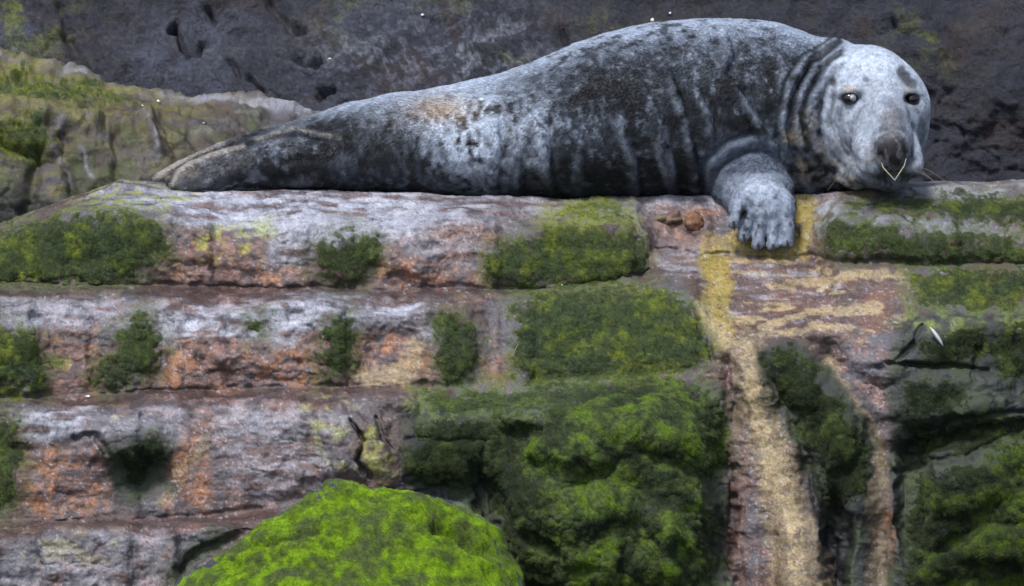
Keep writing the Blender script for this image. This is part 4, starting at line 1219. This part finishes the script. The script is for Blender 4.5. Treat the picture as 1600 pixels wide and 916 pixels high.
for sx, base in [(-1, (1362, 255, -.240)), (1, (1428, 258, -.205))]:
    for k in range(3):
        b0 = P(base[0] + rw.uniform(-8, 8), base[1] + rw.uniform(-9, 9), base[2])
        ln = rw.uniform(.07, .12); an = rw.uniform(-.3, .5)
        pts = [b0 + A([sx * ln * t, -.03 * t, -ln * (an * t + .55 * t * t)]) for t in np.linspace(0, 1, 7)]
        part('whisker', *tube(pts, np.linspace(.0007, .0003, 7), 5), MAT_WHISK)
# pale straw caught under the nostrils, a thing of its own
st = [P(1377, 254, -.262), P(1380, 262, -.270), P(1390, 273, -.276), P(1398, 282, -.277), P(1404, 273, -.276), P(1413, 259, -.268), P(1416, 248, -.258)]
straw = make_mesh('straw', *tube(st, [.0010, .0014, .0016, .0021, .0016, .0014, .0010], 7), MAT_STRAW)
tag(straw, 'bent pale straw hanging in a V under the nostrils of the seal', 'straw')

# --- fur
def fur(n_str, seed, length, width):
    rg_ = np.random.default_rng(seed)
    tri = sf
    c = sv[tri].mean(1)
    nn_ = sn[tri].mean(1)
    ok = (nn_ @ CF < .45)
    ids = rg_.choice(np.where(ok)[0], n_str)
    u, v = rg_.random((2, n_str, 1))
    q = sv[tri[ids]]
    root = lerp(lerp(q[:, 0], q[:, 1], u), lerp(q[:, 3], q[:, 2], u), v)
    nr_ = nn_[ids]; nr_ /= np.linalg.norm(nr_, axis=1, keepdims=True)
    pxr, pyr = proj(root)
    flow = np.tile(A([-1., 0, -.35]), (n_str, 1))                     # hair lies towards the tail and down
    hd = (pxr > 1285)[:, None]; flow = np.where(hd, np.stack([(pxr - 1394) / 60, np.full(n_str, .5), (225 - pyr) / 90], -1), flow)
    fl_ = ((pxr > 1120) & (pxr < 1255) & (pyr > 270))[:, None]; flow = np.where(fl_, A([0., 0, -1]), flow)
    flow = flow + rg_.normal(0, .28, (n_str, 3))
    flow = flow - nr_ * (flow * nr_).sum(1, keepdims=True)
    flow /= np.linalg.norm(flow, axis=1, keepdims=True) + 1e-9
    L_ = length * rg_.uniform(.6, 1.3, (n_str, 1)) * np.where(hd, .4, np.where(fl_, .5, 1))
    p0 = root - nr_ * .0008
    p1 = root + (nr_ * .42 + flow * .55) * L_ * .5
    p2 = root + (nr_ * .52 + flow * .95) * L_
    pts = np.stack([p0, p1, p2], 1) - base_pt
    tint = np.clip(sc[tri[ids, 0]] * rg_.uniform(.82, 1.22, (n_str, 1)), .008, .8)
    return strands('fur', pts, width, tint, MAT_FUR, seal)
fur(260000, 5, .0070, .00046)

# ================================================================== small things lying on the rock
def on_rock(px_, py_, lift=.003):
    i = np.argmin((PX - px_) ** 2 + (PY - py_) ** 2 + 1e6 * (isback > 0))
    i = np.unravel_index(i, PX.shape)
    return V[i] + n[i] * lift, n[i]
MAT_FEATH = plain_mat('feather_vane', (.62, .66, .62), .7)
c_, n_ = on_rock(1464, 528, .006)
n_ = A([0, -.86, .5]); n_ /= np.linalg.norm(n_)
ts = np.linspace(0, 1, 9)
ax_ = P(1470, 542, 0) - P(1450, 514, 0)
mid = c_ + (ts[:, None] - .5) * ax_ + n_ * (.004 + .005 * np.sin(ts * np.pi))[:, None]
side = np.cross(ax_ / np.linalg.norm(ax_), n_)
wd = .007 * np.sin(np.pi * np.clip(ts * .9 + .08, 0, 1)) ** .7
vs = np.concatenate([mid + side * wd[:, None] - n_ * .002, mid, mid - side * wd[:, None] - n_ * .002, mid - n_ * .0015])
fq = []
for k in range(8):
    for a_, b_ in ((0, 1), (1, 2), (2, 3), (3, 0)):
        fq.append((a_ * 9 + k, a_ * 9 + k + 1, b_ * 9 + k + 1, b_ * 9 + k))
feather = make_mesh('feather', vs, fq, MAT_FEATH)
tag(feather, 'small white feather stuck to the mossy rock beside the dark crack', 'feather')
c_, n_ = on_rock(803, 550, .004)
stem = make_mesh('grass_stem', *tube([c_ + A([-.004, -.004, -.014]), c_ + A([0, -.010, .002]), c_ + A([.010, -.012, .022])], [.0012, .0014, .0007], 6), MAT_STRAW)
tag(stem, 'short dry grass stem standing at the edge of the mossy block', 'grass stem')
MAT_FLECK = plain_mat('shell_white', (.66, .66, .64), .6)
def fleck(c, nrm, r, k):
    v_, f_ = ball((0, 0, 0), (r, r * .7, r * .35), 9, 6)
    v_ = v_ * (1 + .25 * np.sin(v_[:, :1] * 900 + k))
    q = Vector(nrm).to_track_quat('Z', 'Y').to_matrix()
    return v_ @ np.array(q).T + c, f_
FLECKS = [(137, 621, .007, 'beside the lowest left step of the ledge'), (878, 446, .004, 'below the mossy block under the seal')]
for k, (x, y, r_, w_) in enumerate(FLECKS):
    c_, n_ = on_rock(x, y, .003)
    o = make_mesh('shell_fragment', *fleck(c_, n_, r_, k), MAT_FLECK)
    tag(o, 'tiny white shell fragment lying ' + w_, 'shell', 'white shell fragments on the ledge')
def on_sheet(src, px_, py_):
    i = np.unravel_index(np.argmin((src[2] - px_) ** 2 + (src[3] - py_) ** 2), src[2].shape)
    return src[0][i], src[1][i]
for k, (x, y, r_) in enumerate([(1017, 22, .008), (1047, 19, .005), (660, 24, .006), (957, 48, .006), (516, 94, .004)]):
    c_, n_ = on_sheet(wsrc, x, y)
    make_mesh('dropping_spot', *fleck(c_ + n_ * .003, n_, r_, k), MAT_FLECK, wall)  # white bird droppings on the cliff, as flattened flecks
for k, (x, y, r_) in enumerate([(247, 154, .008), (222, 172, .005), (318, 196, .005), (476, 172, .007)]):
    c_, n_ = on_sheet(lsrc, x, y)
    make_mesh('dropping_spot', *fleck(c_ + n_ * .003, n_, r_, k), MAT_FLECK, left)  # the same white droppings on the low rock
# two loose stones wedged in the notch beside the fore flipper
def stone(x, y, r, seed, col_, label):
    v_, f_ = ball((0, 0, 0), r, 40, 26)
    c_, n_ = on_rock(x, y, r[1] * .05)
    nn_ = v_ / np.linalg.norm(v_, axis=1, keepdims=True)
    v_ = v_ + nn_ * (.020 * fbm(v_ + seed, .035, 3, seed))[:, None] + c_
    q_ = fbm(v_, .03, 3, seed + 2)
    cl = put(np.zeros(v_.shape) + C_PINK * .7, col_, sstep(-.2, .2, q_ + .5 * nn_[:, 2] * 0))
    cl = np.clip(cl * (1 + .5 * fbm(v_, .01, 2, seed + 3))[:, None], .01, .6)
    o = make_mesh('stone', v_, f_, MAT_ROCK, None, cl, np.full(len(v_), .6))
    tag(o, label, 'stone', 'stones wedged in the notch')
stone(1046, 346, A([.036, .026, .020]), 301, C_MOSS, 'greenish stone wedged in the notch beside the mossy block')
stone(1084, 350, A([.024, .022, .024]), 311, C_ORANGE * .55, 'orange stained stone wedged in the notch next to the fore flipper')
